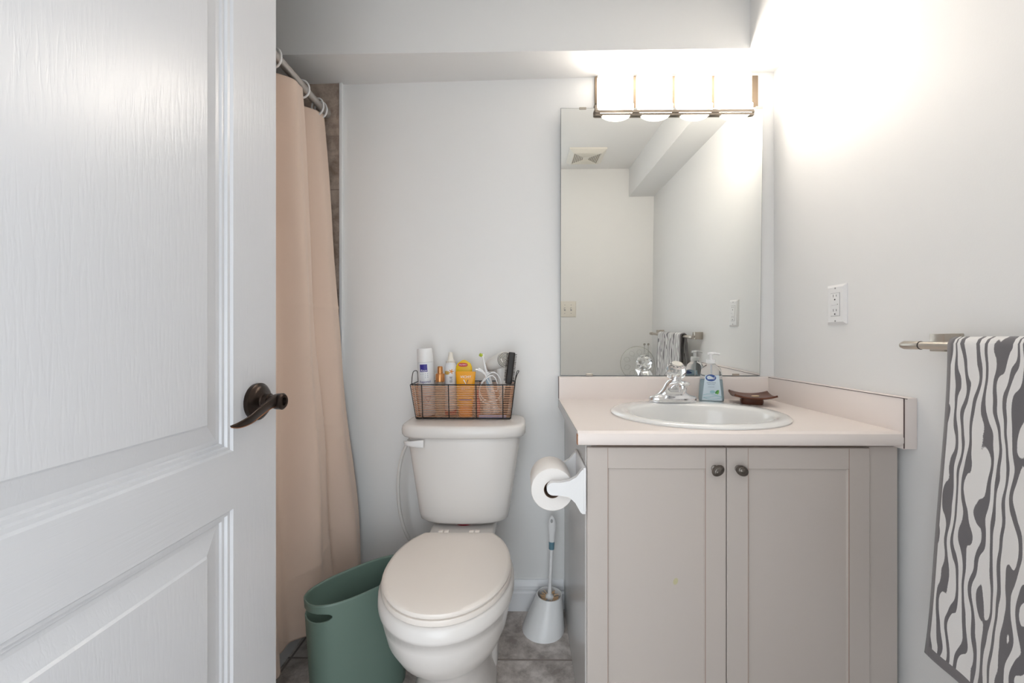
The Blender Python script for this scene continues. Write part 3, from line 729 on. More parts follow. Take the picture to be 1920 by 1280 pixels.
tag(two, 'white hand towel with grey zebra stripes draped over the towel bar', 'towel')

# ------------------------------------------------------------------ glass plate on a small table (seen in the mirror)
tbl = thing('side_table', 'small white side table below the glass plate, in the corner behind the towel', 'side table', (.80, -1.36, 0))
k = MB(); k.box(.655, .905, -1.45, -1.29, .637, .657, .003); k.build('table_top', M_white, tbl)
for xx in (.67, .89):
    for yy in (-1.435, -1.305):
        k = MB(); k.box(xx-.011, xx+.011, yy-.011, yy+.011, 0, .637, .002, 1); k.build('leg', M_white, tbl)
M_gl = mat('clear_glass', (236, 240, 236), .05, alpha=.14)
M_etch = mat('etched_line', (168, 166, 158), .5)
gp = thing('glass_plate', 'round clear glass plate with etched leaves, seen in the mirror behind the faucet', 'plate', (.80, -1.375, .657))
PC = Vector((.803, -1.375, .783)); PR = .120
pt = Matrix.Rotation(math.radians(96), 4, 'X')
k = MB(); k.lathe([(.0001, 0), (.060, 0), (.108, .008), (.120, .010), (.120, .013), (.108, .0105), (.060, .003), (.0001, .003)], PC, mtx=pt, seg=64, cap0=False, cap1=False); k.build('dish', M_gl, gp, angle=60)
k = MB(); k.tube([PC+pt @ Vector((PR*math.cos(2*PI*i/64), PR*math.sin(2*PI*i/64), .0118)) for i in range(64)], .0016, 6, closed=True); k.build('rim_line', M_etch, gp)
k = MB()
for j in range(9):
    a0 = 2*PI*j/9
    for s_ in (-1, 1):
        k.tube([PC+pt @ Vector(((.055+.046*i/10)*math.cos(a0+s_*.22*math.sin(PI*i/10)), (.055+.046*i/10)*math.sin(a0+s_*.22*math.sin(PI*i/10)), .004-.0+.008*i/10)) for i in range(11)], .0009, 5)
k.build('leaf_etching', M_etch, gp)
ps = thing('plate_stand', 'clear acrylic stand rods with ball tips beside the glass plate', 'stand', (.885, -1.42, .657))
k = MB(); k.box(.84, .899, -1.445, -1.41, .6575, .664, .001, 1); k.build('base', M_acryl, ps)
for xx in (.862, .890):
    k = MB(); k.tube([(xx, -1.425, .664), (xx, -1.425, .908)], .0045, 12); k.build('rod', M_gl, ps)
    k = MB(); k.sphere((xx, -1.425, .915), .0085); k.build('ball_tip', M_etch, ps)

# ------------------------------------------------------------------ toilet
toi = thing('toilet', 'white two-piece toilet with closed lid between bin and vanity', 'toilet', (-.2, -.35, 0))
TX = -.200
def egg(yc, hw, lf, lr, z, clip=None, n=56, pf=2.0, pr=2.2, cx=TX):
    out = []
    for i in range(n):
        t = 2*PI*i/n; c_, s_ = math.cos(t), math.sin(t); pw = pf if s_ < 0 else pr
        x = hw*math.copysign(abs(c_)**(2/pw), c_); y = (lf if s_ < 0 else lr)*math.copysign(abs(s_)**(2/pw), s_)
        y = yc+y
        if clip is not None: y = min(y, clip)
        out.append(Vector((cx+x, y, z)))
    return out
b = MB()
b.loft([egg(-.33, .118, .150, .14, 0, pf=3, pr=3), egg(-.33, .116, .150, .14, .015, pf=3, pr=3), egg(-.33, .104, .150, .14, .05, pf=2.6, pr=3), egg(-.34, .100, .150, .15, .10, pf=2.4, pr=3), egg(-.36, .103, .155, .16, .15),
        egg(-.40, .118, .155, .17, .195), egg(-.43, .139, .175, .185, .235), egg(-.445, .154, .193, .185, .280), egg(-.45, .1625, .2035, .19, .325), egg(-.45, .1655, .2065, .20, .3500), egg(-.45, .1715, .2115, .205, .3525), egg(-.45, .1735, .2135, .205, .362), egg(-.45, .1725, .2125, .205, .384), egg(-.45, .165, .205, .20, .3895)])
b.build('bowl', M_por, toi, angle=60)
b = MB()
def deck(hw, y0, y1, z, pw=6): return superell(TX, (y0+y1)/2, hw, (y1-y0)/2, z, pw, 48)
b.loft([deck(.085, -.30, -.045, .20), deck(.095, -.30, -.04, .30), deck(.103, -.295, -.035, .36), deck(.105, -.292, -.032, .388), deck(.101, -.285, -.035, .3965), deck(.094, -.275, -.04, .3985)])
b.build('deck', M_por, toi, angle=60)
b = MB(); b.box(-.135, -.082, -.30, -.12, 0, .20, .02, 4); b.build('trapway', M_por, toi)
# seat and lid
b = MB(); b.loft([egg(-.45, .155, .194, .20, .3895, -.275), egg(-.45, .1655, .2045, .208, .391, -.272), egg(-.45, .1675, .2065, .21, .397, -.270), egg(-.45, .1655, .2045, .208, .4035, -.272), egg(-.45, .160, .199, .2, .4045, -.275)]); b.build('seat', M_seat, toi, angle=50)
b = MB(); b.loft([egg(-.45, .158, .197, .2, .4045, -.280), egg(-.45, .1625, .2025, .213, .406, -.278), egg(-.45, .1645, .2045, .215, .411, -.276), egg(-.45, .1615, .2020, .213, .4160, -.278), egg(-.45, .153, .194, .205, .4178, -.284), egg(-.45, .10, .13, .13, .4188, -.30)]); b.build('lid', M_seat, toi, angle=50)
for xx in (-.258, -.240, -.163, -.145):
    k = MB(); k.box(xx-.0075, xx+.0075, -.276, -.262, .3975, .4185, .002, 2); k.build('hinge', M_seat, toi)
# tank
b = MB()
def tk(hw, yf, z, bow=.018, pw=5.5): 
    yb = -.028; return superell(TX, (yf+yb)/2, hw, (yb-yf)/2, z, pw, 72, bow)
b.loft([tk(.118, -.175, .4095), tk(.136, -.195, .4120), tk(.147, -.203, .4205), tk(.1515, -.206, .438), tk(.157, -.208, .48), tk(.171, -.211, .57), tk(.183, -.213, .65), tk(.188, -.214, .6935)])
b.build('tank', M_por, toi, angle=60)
b = MB(); b.loft([tk(.190, -.218, .6935), tk(.199, -.228, .6945), tk(.204, -.233, .702), tk(.205, -.234, .717), tk(.2035, -.232, .727), tk(.199, -.228, .7325), tk(.188, -.218, .7345), tk(.10, -.15, .7350)]); b.build('tank_lid', M_por, toi, angle=60)
b = MB(); rings = []
for x, z, hz, yo in ((-.394, .6735, .0045, -.196), (-.385, .6745, .0068, -.214), (-.372, .6755, .0078, -.226), (-.355, .6765, .0095, -.233), (-.335, .6775, .0120, -.2375), (-.322, .6778, .0130, -.2395), (-.3195, .6778, .0125, -.2395)):
    rings.append([Vector((x, yo+.005*math.cos(a), z+hz*math.copysign(abs(math.sin(a))**.6, math.sin(a)))) for a in [2*PI*i/16 for i in range(16)]])
b.loft(rings); b.build('flush_lever', M_white, toi, angle=45)
k = MB(); k.tube([(-.378, -.214, .6755), (-.378, -.170, .6755)], .006, 12); k.build('lever_pivot', M_white, toi)
k = MB(); k.tube(smooth_path([(-.392, -.150, .668), (-.402, -.140, .650), (-.424, -.125, .60), (-.438, -.115, .53), (-.441, -.105, .46), (-.436, -.095, .39), (-.423, -.085, .33), (-.408, -.07, .285), (-.398, -.05, .25), (-.395, -.02, .235)], 6), .0058, 12); k.build('supply_hose', M_hose, toi)
k = MB(); k.lathe([(.034, .3980), (.037, .404), (.034, .4100)], (TX, -.158, 0), seg=28); k.build('gasket', mat('crimson_rubber', (150, 12, 40), .5), toi)['label'] = 'red rubber tank gasket'
k = MB(); k.tube([(-.297, -.135, .33), (-.297, -.135, .4260)], .0035, 10); k.build('tank_bolt', M_black, toi)

# ------------------------------------------------------------------ paper holder and roll
RCX, RCZ = .066, .648
ph = thing('toilet_paper_holder', 'white toilet paper holder mounted on the vanity side', 'toilet paper holder', (VX0, -.46, RCZ))
k = MB(); k.box(VX0-.007, VX0-.0003, -.545, -.372, RCZ-.054, RCZ+.052, .002, 2); k.build('mounting_plate', M_white, ph)
def arm_outline():
    pts = [(VX0-.002, RCZ+.046), (VX0-.009, RCZ+.047), (VX0-.013, RCZ+.043), (VX0-.024, RCZ+.029), (VX0-.040, RCZ+.020), (VX0-.062, RCZ+.0155), (RCX+.004, RCZ+.0155)]
    for i in range(1, 12):
        a = PI/2+PI*i/12; pts.append((RCX+.004+.0155*math.cos(a), RCZ+.0155*math.sin(a)))
    pts += [(RCX+.004, RCZ-.0155), (VX0-.062, RCZ-.016), (VX0-.042, RCZ-.019), (VX0-.027, RCZ-.033), (VX0-.014, RCZ-.056), (VX0-.009, RCZ-.060), (VX0-.002, RCZ-.060)]
    return pts
for y0, y1 in ((-.543, -.529), (-.396, -.382)):
    k = MB(); pts = arm_outline(); k.loft([[Vector((x, y0, z)) for x, z in pts], [Vector((x, y1, z)) for x, z in pts]])
    k.build('arm', M_white, ph, angle=50)
k = MB(); k.tube([(RCX+.004, -.532, RCZ), (RCX+.004, -.392, RCZ)], .007, 16); k.build('spindle', M_white, ph)
rl = thing('toilet_paper_roll', 'white toilet paper roll on the holder beside the vanity', 'toilet paper', (RCX, -.46, RCZ-.012))
RZC = RCZ-.0115
k = MB(); yrot = Matrix.Rotation(PI/2, 4, 'X')
k.lathe([(.0215, .411), (.052, .411), (.0535, .413), (.0535, .513), (.052, .515), (.0215, .515)], (RCX+.004, 0, RZC), mtx=yrot, seg=56, cap0=False, cap1=False)
k.build('paper', M_paper, rl, angle=40)
k = MB(); k.lathe([(.0215, .411), (.0215, .515), (.0203, .515), (.0203, .411), (.0215, .411)], (RCX+.004, 0, RZC), mtx=yrot, seg=40, cap0=False, cap1=False); k.build('core', M_card, rl)

# ------------------------------------------------------------------ toilet brush and its holder
bh = thing('brush_holder', 'white cone-shaped toilet brush holder on the floor by the vanity', 'brush holder', (.067, -.10, 0))
def oc(t, r): 
    cx = .066+(.089-.066)*t; cy = -.102+(-.082+.102)*t; return [Vector((cx+r*math.cos(2*PI*i/40), cy+r*math.sin(2*PI*i/40), .108*t)) for i in range(40)]
k = MB(); k.loft([oc(0, .0735), oc(.06, .0735), oc(.5, .0600), oc(1, .0445), oc(1.0, .0415), oc(.9, .0425), oc(.25, .058), oc(.05, .06)]); k.build('cone', M_white, bh, angle=40)
tbh = thing('toilet_brush', 'white toilet brush with blue band on its handle, standing in the holder', 'toilet brush', (.088, -.085, .02))
k = MB(); k.tube(smooth_path([(.0895, -.085, .09), (.090, -.085, .12), (.0935, -.084, .20), (.0965, -.083, .270)], 5), [.0095]*3+[.0068]*3+[.0062]*5+[.0066]*5, 14)
k.lathe([(.014, .088), (.016, .092), (.014, .104), (.008, .110)], (.0895, -.085, 0), seg=20); k.build('shaft', M_white, tbh, angle=50)
k = MB(); k.tube([(.0965, -.083, .268), (.0972, -.083, .294)], [.0095, .0100], 18); k.build('grip_band', M_blue_soft, tbh)['label'] = 'blue rubber band'
k = MB()
pts = smooth_path([(.0972, 0, .292), (.0978, 0, .320), (.0982, 0, .345), (.0984, 0, .372), (.0984, 0, .385)], 4)
wds = smooth_path([(.0098, 0, 0), (.0118, 0, 0), (.0140, 0, 0), (.0118, 0, 0), (.0030, 0, 0)], 4)
k.loft([[Vector((p.x+w.x*math.cos(a), -.083+.0075*min(1, w.x/.009)*math.sin(a), p.z)) for a in [2*PI*i/20 for i in range(20)]] for p, w in zip(pts, wds)])
k.build('grip', M_white, tbh, angle=60)
k = MB(); k.lathe([(.0042, 0), (.0042, .0008)], (.0965, -.0908, .370), mtx=Matrix.Rotation(PI/2, 4, 'X'), seg=18, sy=1.7); k.build('hanging_hole', M_recess, tbh)
k = MB()
for i in range(130):
    a = random.uniform(0, 2*PI); r = random.uniform(.028, .037); z = random.uniform(.050, .103)
    k.tube([(.0885+.010*math.cos(a), -.0855+.010*math.sin(a), z), (.0885+r*math.cos(a), -.0855+r*math.sin(a), z+.004)], .0015, 4)
o = k.build('bristles', M_bristle, tbh); o['kind'] = 'stuff'

# ------------------------------------------------------------------ waste bin
BCX, BCY, BA = -.461, -.378, math.radians(47)
wb = thing('waste_bin', 'slim green plastic waste bin beside the toilet', 'waste bin', (BCX, BCY, 0))
BH, NB = .337, 320
def binring(t):
    a = .128+.020*t; bb = .060+.015*t; out = []
    for i in range(NB):
        th = 2*PI*i/NB; c_, s_ = math.cos(th), math.sin(th)
        x = a*math.copysign(abs(c_)**(2/2.5), c_); y = bb*math.copysign(abs(s_)**(2/2.5), s_)
        if s_ > 0: y *= .86
        out.append(Vector((BCX+x*math.cos(BA)-y*math.sin(BA), BCY+x*math.sin(BA)+y*math.cos(BA), BH*t)))
    return out
k = MB(); bm = k.bm
lev = [0, .02, .2, .4, .6, .76, .82]+[.84+.0025*i for i in range(1, 47)]+[.98, 1.0]
R = [[bm.verts.new(p) for p in binring(t)] for t in lev]
for lo in range(len(lev)-1):
    tm = (lev[lo]+lev[lo+1])/2
    for i in range(NB):
        # rounded hand slot wrapped round the narrow left end
        if abs((i+.5-168)/35)**2.6+abs((tm-.900)/.038)**2.6 < 1: continue
        bm.faces.new((R[lo][i], R[lo][(i+1) % NB], R[lo+1][(i+1) % NB], R[lo+1][i]))
bm.faces.new(list(reversed(R[0])))
wbo = k.build('body', M_bin, wb, angle=50, solid=.0032)

# ------------------------------------------------------------------ basket on the tank
LZ = .7352
bk = thing('wire_basket', 'bronze and black wire basket of toiletries on the toilet tank', 'basket', (-.21, -.085, LZ))
B0 = (-.372, -.048, -.130, -.030); B1 = (-.388, -.034, -.146, -.022); HB = .119
def bring(t):
    x0, x1, y0, y1 = [a+(b_-a)*t for a, b_ in zip(B0, B1)]; z = LZ+.0032+(HB-.0015)*t; return x0, x1, y0, y1, z
def loop(t):
    x0, x1, y0, y1, z = bring(t); r = .006; out = []
    for cx_, cy_, a0 in ((x1-r, y1-r, 0), (x0+r, y1-r, PI/2), (x0+r, y0+r, PI), (x1-r, y0+r, 1.5*PI)):
        for q in range(4): a = a0+q*PI/6; out.append((cx_+r*math.cos(a), cy_+r*math.sin(a), z))
    return out
k = MB()
k.tube(loop(1), .0018, 8, closed=True); k.tube(loop(0), .0024, 8, closed=True)
for xf in (-.3490, -.2580, -.1640, -.0730):
    for side in (0, 1):
        p = []
        for t in (0, 1):
            x0, x1, y0, y1, z = bring(t); p.append((xf, y0-.0016 if side == 0 else y1+.0016, z))
        k.tube(p, .0018, 6)
for f_ in (.02, .5, .98):
    for side in (0, 1):
        p = []
        for t in (0, 1):
            x0, x1, y0, y1, z = bring(t); p.append((x0-.0012 if side == 0 else x1+.0012, y0+(y1-y0)*f_, z))
        k.tube(p, .0013, 6)
for f_ in (.2, .4, .6, .8):
    x0, x1, y0, y1, z = bring(0); k.tube([(x0+(x1-x0)*f_, y0, z-.0004), (x0+(x1-x0)*f_, y1, z-.0004)], .0009, 6)
for f_ in (.25, .5, .75):
    x0, x1, y0, y1, z = bring(0); k.tube([(x0, y0+(y1-y0)*f_, z-.0002), (x1, y0+(y1-y0)*f_, z-.0002)], .0009, 6)
k.build('frame', M_black, bk)
k = MB()
for i in range(1, 19): k.tube(loop(i/19), .00155, 6, closed=True)
k.build('wire_weave', M_wick, bk)
for sgn, xx in ((-1, B1[0]), (1, B1[1])):
    k = MB(); z1 = LZ+HB
    z1 += .0016; ow = .002 if sgn < 0 else .014
    k.tube(smooth_path([(xx, -.128, z1), (xx+ow*.5*sgn, -.118, z1+.026), (xx+ow*sgn, -.100, z1+.040), (xx+ow*sgn, -.075, z1+.042), (xx+ow*.5*sgn, -.050, z1+.036), (xx, -.042, z1)], 6), .0014, 8); k.build('handle', M_black, bk)

# --- contents
BZ0 = LZ+.0062
def cyl_map(cx_, cy_, r, z0, ang=0):
    return lambda x, y: Vector((cx_+r*math.sin(x/r+ang), cy_-r*math.cos(x/r+ang), z0+y))
M_lblue = mat('navy_print', (56, 48, 140), .4); M_can = mat('spray_can_white', (228, 231, 234), .3)
dc = thing('deodorant_can', 'tall white spray can with a blue square label at the left of the basket', 'spray can', (-.3415, -.078, BZ0))
cx_, cy_, r_ = -.3415, -.078, .0285
k = MB(); k.lathe([(.026, 0), (r_, .004), (r_, .184), (.0278, .188)], (cx_, cy_, BZ0), seg=40); k.build('can', M_can, dc, angle=40)
k = MB(); k.lathe([(.0282, .1885), (.0285, .190), (.0268, .233), (.0250, .2365), (.0001, .2375)], (cx_, cy_, BZ0), seg=40, cap1=False); k.build('cap', M_white, dc, angle=40)
k = MB(); f = cyl_map(cx_, cy_, r_+.0004, BZ0+.168, -.05); k.grid(lambda u, v: f((u-.5)*.0270, (v-.5)*.0265), 10, 2); k.build('blue_label', M_lblue, dc, angle=180)
lettering('Roux', .0105, cyl_map(cx_, cy_, r_+.0008, BZ0+.1595, -.05), M_ink_white, dc, shear=.3)
lettering('Reponol', .0120, cyl_map(cx_, cy_, r_+.0007, BZ0+.1200, .05), M_lblue, dc)
for i, (dx, dz) in enumerate(((-.012, .1475), (-.004, .1475), (.004, .1480), (.012, .1480), (.004, .1410), (.012, .1415), (.004, .1345), (.012, .1355))):
    disc(cyl_map(cx_, cy_, r_+.0006, BZ0, .0), dx, dz, .0012, .0012, 8).build('dot_print', M_ink, dc)
k = MB(); f = cyl_map(cx_, cy_, r_+.0008, BZ0+.058, .30)
tri = [(-.010, .010), (.010, .010), (0, -.010)]
for a, b_ in zip(tri, tri[1:]+tri[:1]): k.tube([f(a[0]+(b_[0]-a[0])*i/6, a[1]+(b_[1]-a[1])*i/6) for i in range(7)], .0009, 5)
k.build('triangle_print', mat('mauve_print', (140, 108, 120), .5), dc)
lettering('VOEV', .0085, cyl_map(cx_, cy_, r_+.0006, BZ0+.037, .2), MATS['mauve_print'], dc)

dc.rotation_euler = (0, math.radians(-3.4), 0)
M_cop = mat('copper_cap', (206, 146, 92), .3, .7); M_frost = mat('clear_vial', (228, 226, 216), .1, trans=.75, ior=1.2)
vb = thing('cosmetic_bottle', 'small clear bottle with a copper spray cap in the basket', 'bottle', (-.2950, -.1055, BZ0))
cx_, cy_ = -.2945, -.1055
k = MB(); k.lathe([(.015, 0), (.0170, .003), (.0170, .105), (.0155, .112), (.012, .117), (.012, .1205)], (cx_, cy_, BZ0), seg=28); k.build('bottle', M_frost, vb)
k = MB(); k.lathe([(.0155, .1207), (.0158, .123), (.0158, .1465), (.0145, .149), (.0095, .1495), (.0088, .172), (.0070, .1745), (.0001, .175)], (cx_, cy_, BZ0), seg=28, cap1=False); k.build('spray_cap', M_cop, vb, angle=30)

M_org = mat('orange_print', (224, 142, 40), .5); M_inkd = mat('ink_dark', (60, 56, 62), .5); M_gold = mat('gold_print', (206, 170, 92), .5)
fc = thing('foam_can', 'white foam can with orange flower print and nozzle behind the yellow tubes', 'spray can', (-.266, -.068, BZ0))
cx_, cy_, r_ = -.2645, -.068, .0215
k = MB(); k.lathe([(.0200, .016), (r_, .018), (r_, .170), (.0200, .178), (.0165, .183), (.0160, .185)], (cx_, cy_, BZ0), seg=36); k.build('can', M_can, fc, angle=40)
k = MB(); k.lathe([(.0205, 0), (.0215, .002), (.0215, .0155), (.0205, .016)], (cx_, cy_, BZ0), seg=36); k.build('red_base', M_red, fc)
k = MB(); k.lathe([(.0162, .1852), (.0168, .187), (.0168, .191), (.0125, .193), (.0100, .200), (.0078, .216), (.0068, .2225), (.0001, .2235)], (cx_, cy_, BZ0), seg=28, cap1=False); k.build('nozzle', M_cream, fc, angle=40)
k = MB(); f = cyl_map(cx_, cy_, r_+.0004, BZ0+.150, -.5); k.grid(lambda u, v: f((u-.5)*.0200, (v-.5)*(.013-.006*abs(u-.5))), 8, 2); k.build('gold_band', M_gold, fc, angle=180)
f = cyl_map(cx_, cy_, r_+.0006, BZ0+.155, .30); k = MB(); q = k.bm
q.faces.new([q.verts.new(f((.0055+.0035*math.cos(5*2*PI*i/40))*math.cos(2*PI*i/40), (.0055+.0035*math.cos(5*2*PI*i/40))*math.sin(2*PI*i/40))) for i in range(40)]); k.build('flower_print', M_org, fc)
f = cyl_map(cx_, cy_, r_+.0006, BZ0+.127, .25); lettering('ELIE', .0125, lambda x, y: f(-y, x), M_inkd, fc)
lettering('mousse & care', .0032, cyl_map(cx_, cy_, .0170, BZ0+.1892, 0), M_inkd, fc)

def tube_pack(name, label, cx_, y, z0, ztop, wtop, wbot, cap_w, cap_h, m_body, m_cap, dome=False, thick=.013):
    t_ = thing(name, label, 'tube', (cx_, y, z0))
    rings = []; n = 14
    for i in range(n+1):
        k_ = i/n; z = z0+cap_h+(ztop-z0-cap_h)*k_; w = wbot+(wtop-wbot)*k_
        th = thick*(1-k_)**.7+.0012
        if dome and k_ > .80: w *= math.sqrt(max(.02, 1-((k_-.80)/.2)**2))*.98+.02
        rings.append(superell(cx_, y, w, th, z, 2.4, 32))
    k = MB(); k.loft(rings); k.build('tube_body', m_body, t_, angle=50)
    k = MB(); k.loft([superell(cx_, y, cap_w, thick*.92, z0, 2.6, 32), superell(cx_, y, cap_w, thick, z0+.003, 2.6, 32), superell(cx_, y, cap_w*1.02, thick*1.02, z0+cap_h-.0006, 2.6, 32)]); k.build('cap', m_cap, t_, angle=40)
    return t_
M_yel = mat('yellow_tube', (240, 196, 20), .35); M_orng = mat('amber_tube', (240, 164, 12), .35); M_lred = mat('red_label', (206, 52, 58), .4); M_amb = mat('amber_cap', (232, 138, 14), .3)
# back tube: rounded top with the red oval
py_, pcx = -.0760, -.2150
pt_ = tube_pack('lotion_tube', 'yellow tube with rounded top and red oval label, behind the amber tube', pcx, py_, BZ0, .9365, .0305, .0240, .0200, .030, M_yel, M_yel, True)
fp = lambda x, y: Vector((pcx+x, py_-.0070, .9190+y))
k = MB(); k.box(pcx-.0300, pcx+.0300, py_-.0040, py_-.0030, .905, .9125, .0004, 1)
b = MB(); b.loft([superell(0, 0, .0162, .0066, 0, 3, 32), superell(0, 0, .0155, .0060, .0012, 3, 32)])
bmesh.ops.transform(b.bm, matrix=Matrix.Translation((pcx-.003, py_-.0052, .9195)) @ Matrix.Rotation(PI/2, 4, 'X') , verts=b.bm.verts); b.build('red_label', M_lred, pt_)
k.bm.free()
lettering("PALMER'S", .0062, lambda x, y: Vector((pcx-.003+x, py_-.0067, .9195+y)), M_ink_white, pt_)
vcx, vy = -.2035, -.1165
vt = tube_pack('lotion_tube', 'amber yellow tube with square crimped top, frontmost in the basket', vcx, vy, BZ0, .8985, .0350, .0255, .0235, .038, M_orng, M_amb, False, .0125)
def vfront(x, z):
    k_ = max(0, min(1, (z-BZ0-.038)/(.8985-BZ0-.038))); w = .0255+(.0350-.0255)*k_; th = .0125*(1-k_)**.7+.0012
    return Vector((vcx+x, vy-th*(max(0, 1-abs(x/w)**2.4))**(1/2.4)-.0006, z))
lettering('VICHY', .0125, lambda x, y: vfront(x+.001, .8800+y), M_ink_white, vt, spacing=1.05)
def stroke(pts, m, name):
    k = MB(); q = k.bm; q.faces.new([q.verts.new(vfront(x, z)) for x, z in pts]); k.build(name, m, vt)
stroke([(-.008, .8705), (-.004, .8705), (.003, .8560), (.001, .8560)], M_ink_white, 'white_stroke_print')
stroke([(.008, .8705), (.0105, .8705), (.0045, .8560), (.0030, .8560)], M_inkd, 'dark_stroke_print')
lettering('CAPITAL SOLEIL', .0046, lambda x, y: vfront(x, .8430+y), M_ink_white, vt)
lettering('SPF 50', .0046, lambda x, y: vfront(x-.008, .8370+y), M_ink_white, vt)
k = MB(); k.loft([superell(vcx, vy, .0256, .0134, z, 2.5, 32) for z in (.8010, .8040)]); k.build('purple_ring', mat('purple_band', (92, 74, 122), .4), vt)

# electric toothbrush
M_tb_blue = mat('pale_blue_grip', (176, 206, 226), .35); M_lime = mat('lime_bristle', (186, 204, 70), .6)
ebr = thing('electric_toothbrush', 'white electric toothbrush with pale blue grip and lime bristles', 'toothbrush', (-.085, -.095, BZ0))
A = Vector((-.1475, -.100, .957)); Bv = Vector((-.102, -.086, BZ0+.008)); ax = (Bv-A).normalized()
def along(t): return A+(Bv-A)*t
k = MB(); k.tube([along(.04), along(.10), along(.24), along(.30)], [.0030, .0032, .0044, .0058], 14); k.build('neck', M_white, ebr)
k = MB(); k.tube([along(0), along(.045)], [.0060, .0062], 16); k.build('head', M_white, ebr)
k = MB(); hd = along(.018); k.tube([hd, hd+Vector((-.0085, -.006, .003))], .0058, 14); k.build('bristles', M_lime, ebr)
k = MB(); k.tube([along(.30), along(.33), along(.45), along(.75), along(1)], [.0085, .0118, .0130, .0135, .0128], 20); k.build('handle', M_white, ebr, angle=50)
gr = MB()
g0 = [along(.36+.04*i) for i in range(9)]
gr.tube([p+Vector((0, -.0062, 0)) for p in g0], [.0040, .0072, .0080, .0084, .0084, .0084, .0080, .0072, .0040], 14); gr.build('grip', M_tb_blue, ebr, angle=50)['label'] = 'pale blue rubber grip'

# hair dryer
hd = thing('hair_dryer', 'white hair dryer with round spiral intake grille in the basket', 'hair dryer', (-.085, -.055, BZ0))
M_dry = mat('dryer_white', (226, 224, 220), .35)
C0 = Vector((-.0690, -.085, .9420)); d0 = Vector((-.70, .42, -.34)).normalized()
q3 = d0.to_track_quat('Z', 'Y').to_matrix().to_4x4()
k = MB(); k.lathe([(.0235, -.002), (.0265, .001), (.0275, .020), (.0260, .045), (.0215, .068), (.0175, .080), (.0150, .081), (.0150, .07)], C0, mtx=q3, seg=36); k.build('barrel', M_dry, hd, angle=40)
g = MB(); back = Vector((0, 0, 0))
qf = Vector((.28, -.95, .12)).normalized().to_track_quat('Z', 'Y').to_matrix().to_4x4(); GC = Vector((-.0665, -.1010, .9400))
k = MB(); k.lathe([(.0262, -.012), (.0262, .0), (.0248, .0012), (.0001, .0012)], GC, mtx=qf, seg=40, cap1=False); k.build('intake_back', M_inkd, hd)
k = MB()
for r in (.0250, .0205, .0162, .0119, .0076, .0034):
    k.tube([GC+qf @ Vector((r*math.cos(2*PI*i/36), r*math.sin(2*PI*i/36), .0022)) for i in range(36)], .0013, 6, closed=True)
k.build('intake_grille', M_cream, hd)
k = MB(); k.tube(smooth_path([(-.088, -.065, .925), (-.084, -.064, .88), (-.078, -.062, .82), (-.074, -.060, BZ0+.012)], 5), [.016]*5+[.0145]*5+[.0135]*5+[.012], 18); k.build('handle', M_dry, hd, angle=60)
cord = [(-.075, -.060, BZ0+.012), (-.072, -.090, BZ0+.010), (-.095, -.1145, .772), (-.150, -.1165, .800), (-.152, -.1175, .848), (-.132, -.1180, .880), (-.108, -.1185, .8960), (-.088, -.1180, .882), (-.079, -.1180, .852), (-.083, -.1180, .815), (-.105, -.1185, .795), (-.140, -.1195, .803),
        (-.155, -.1195, .835), (-.138, -.1230, .868), (-.112, -.1235, .885), (-.096, -.1230, .868), (-.092, -.1230, .835), (-.108, -.1235, .838), (-.125, -.1230, .868), (-.1370, -.1215, .8920)]
k = MB(); k.tube(smooth_path(cord, 7), .0020, 8); k.build('cord', M_white, hd, angle=60)
k = MB(); k.tube([(-.1360, -.1215, .8905), (-.1445, -.1212, .8985), (-.1460, -.1212, .9000), (-.1600, -.1205, .9060)], [.0032, .0048, .0062, .0066], 12); k.build('plug', M_white, hd)
k = MB(); k.box(-.1685, -.1600, -.1240, -.1230, .9060, .9080); k.box(-.1680, -.1595, -.1190, -.1180, .9045, .9065); k.build('plug_prongs', M_nickel, hd)

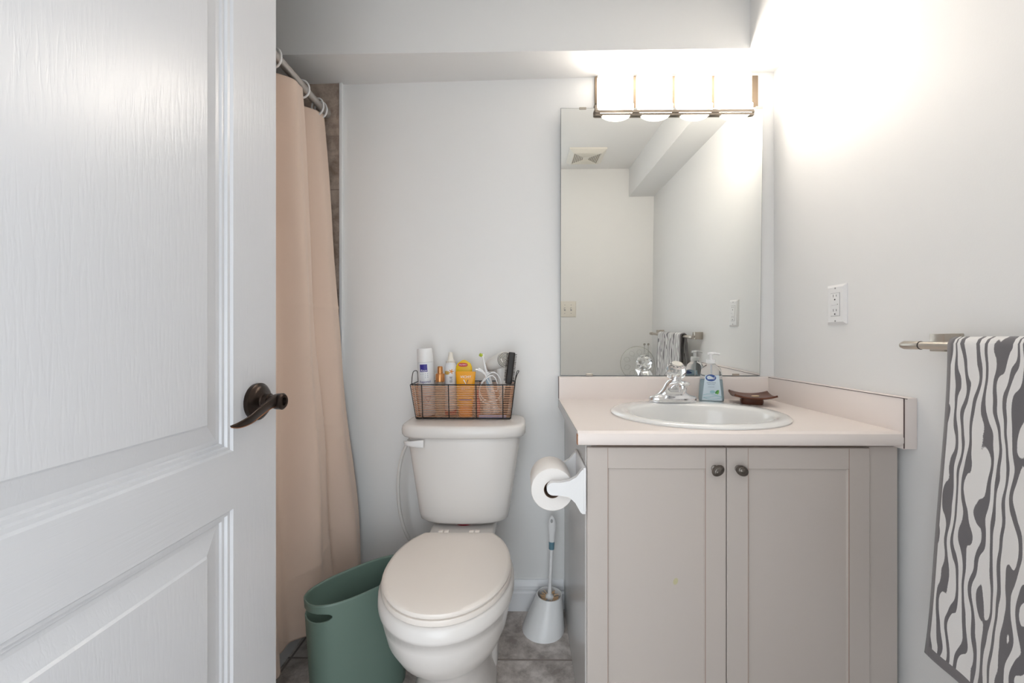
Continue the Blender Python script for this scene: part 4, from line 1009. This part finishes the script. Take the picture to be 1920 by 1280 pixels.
# hair brush
hb_ = thing('hairbrush', 'black hairbrush with bristles standing at the right end of the basket', 'hairbrush', (-.05, -.118, BZ0))
P0 = Vector((-.0545, -.1170, .8570)); P1 = Vector((-.0420, -.1230, .9650)); up = (P1-P0).normalized(); rt = Vector((1, 0, 0)); rt = (rt-up*rt.dot(up)).normalized(); fw_ = up.cross(rt)
def hbp(u, v, w): return P0+up*v+rt*u+fw_*w
k = MB(); rings = []
L_ = (P1-P0).length
for v, hw in ((0, .0095), (.003, .0115), (L_-.004, .0118), (L_, .0100)):
    rings.append([hbp(hw*math.copysign(abs(math.cos(a))**.5, math.cos(a)), v, .0085*math.copysign(abs(math.sin(a))**.5, math.sin(a))) for a in [2*PI*i/28 for i in range(28)]])
k.loft(rings); k.build('head', M_black, hb_, angle=40)
k = MB(); k.tube([hbp(0, -.002, 0), hbp(0, -.010, 0)], .0085, 18); k.build('ferrule', M_nickel, hb_)
k = MB(); k.tube([hbp(0, -.010, 0), hbp(-.001, -.05, .0), hbp(-.001, -(P0.z-BZ0)+.006, .0)], [.0095, .0100, .0085], 18); k.build('handle', M_black, hb_)
k = MB()
for i in range(24):
    for s_ in (-1, 1):
        for w in (-.004, .003):
            v = .010+(L_-.016)*i/23; k.tube([hbp(s_*.010, v, w), hbp(s_*.0175, v+.0012*random.uniform(-1, 1), w-.001)], .00055, 4)
o = k.build('bristles', M_black, hb_); o['kind'] = 'stuff'

# small things lying low in the basket
k = MB(); k.lathe([(.0070, 0), (.0075, .002), (.0075, .05), (.0060, .053), (.0060, .088), (.0050, .092)], (-.1615, -.1010, BZ0), seg=20); tag(k.build('lipstick', M_red), 'red lipstick tube seen through the basket wires', 'lipstick')
k = MB(); k.box(-.156, -.062, -.1340+.006, -.1245, BZ0-.0015, BZ0+.0085, .001, 1); tag(k.build('cosmetic_packet', mat('lavender_card', (150, 162, 214), .5)), 'flat lavender packet on the basket floor', 'packet')
cj = thing('cream_jar', 'small white cream jar low in the basket behind the wires', 'jar', (-.122, -.055, BZ0))
k = MB(); k.lathe([(.0205, 0), (.0215, .003), (.0215, .026), (.0195, .029)], (-.128, -.058, BZ0), seg=28); k.build('jar', M_white, cj)
k = MB(); k.lathe([(.0215, .0292), (.0220, .031), (.0220, .043), (.0205, .045)], (-.128, -.058, BZ0), seg=28); k.build('lid', M_cream, cj)
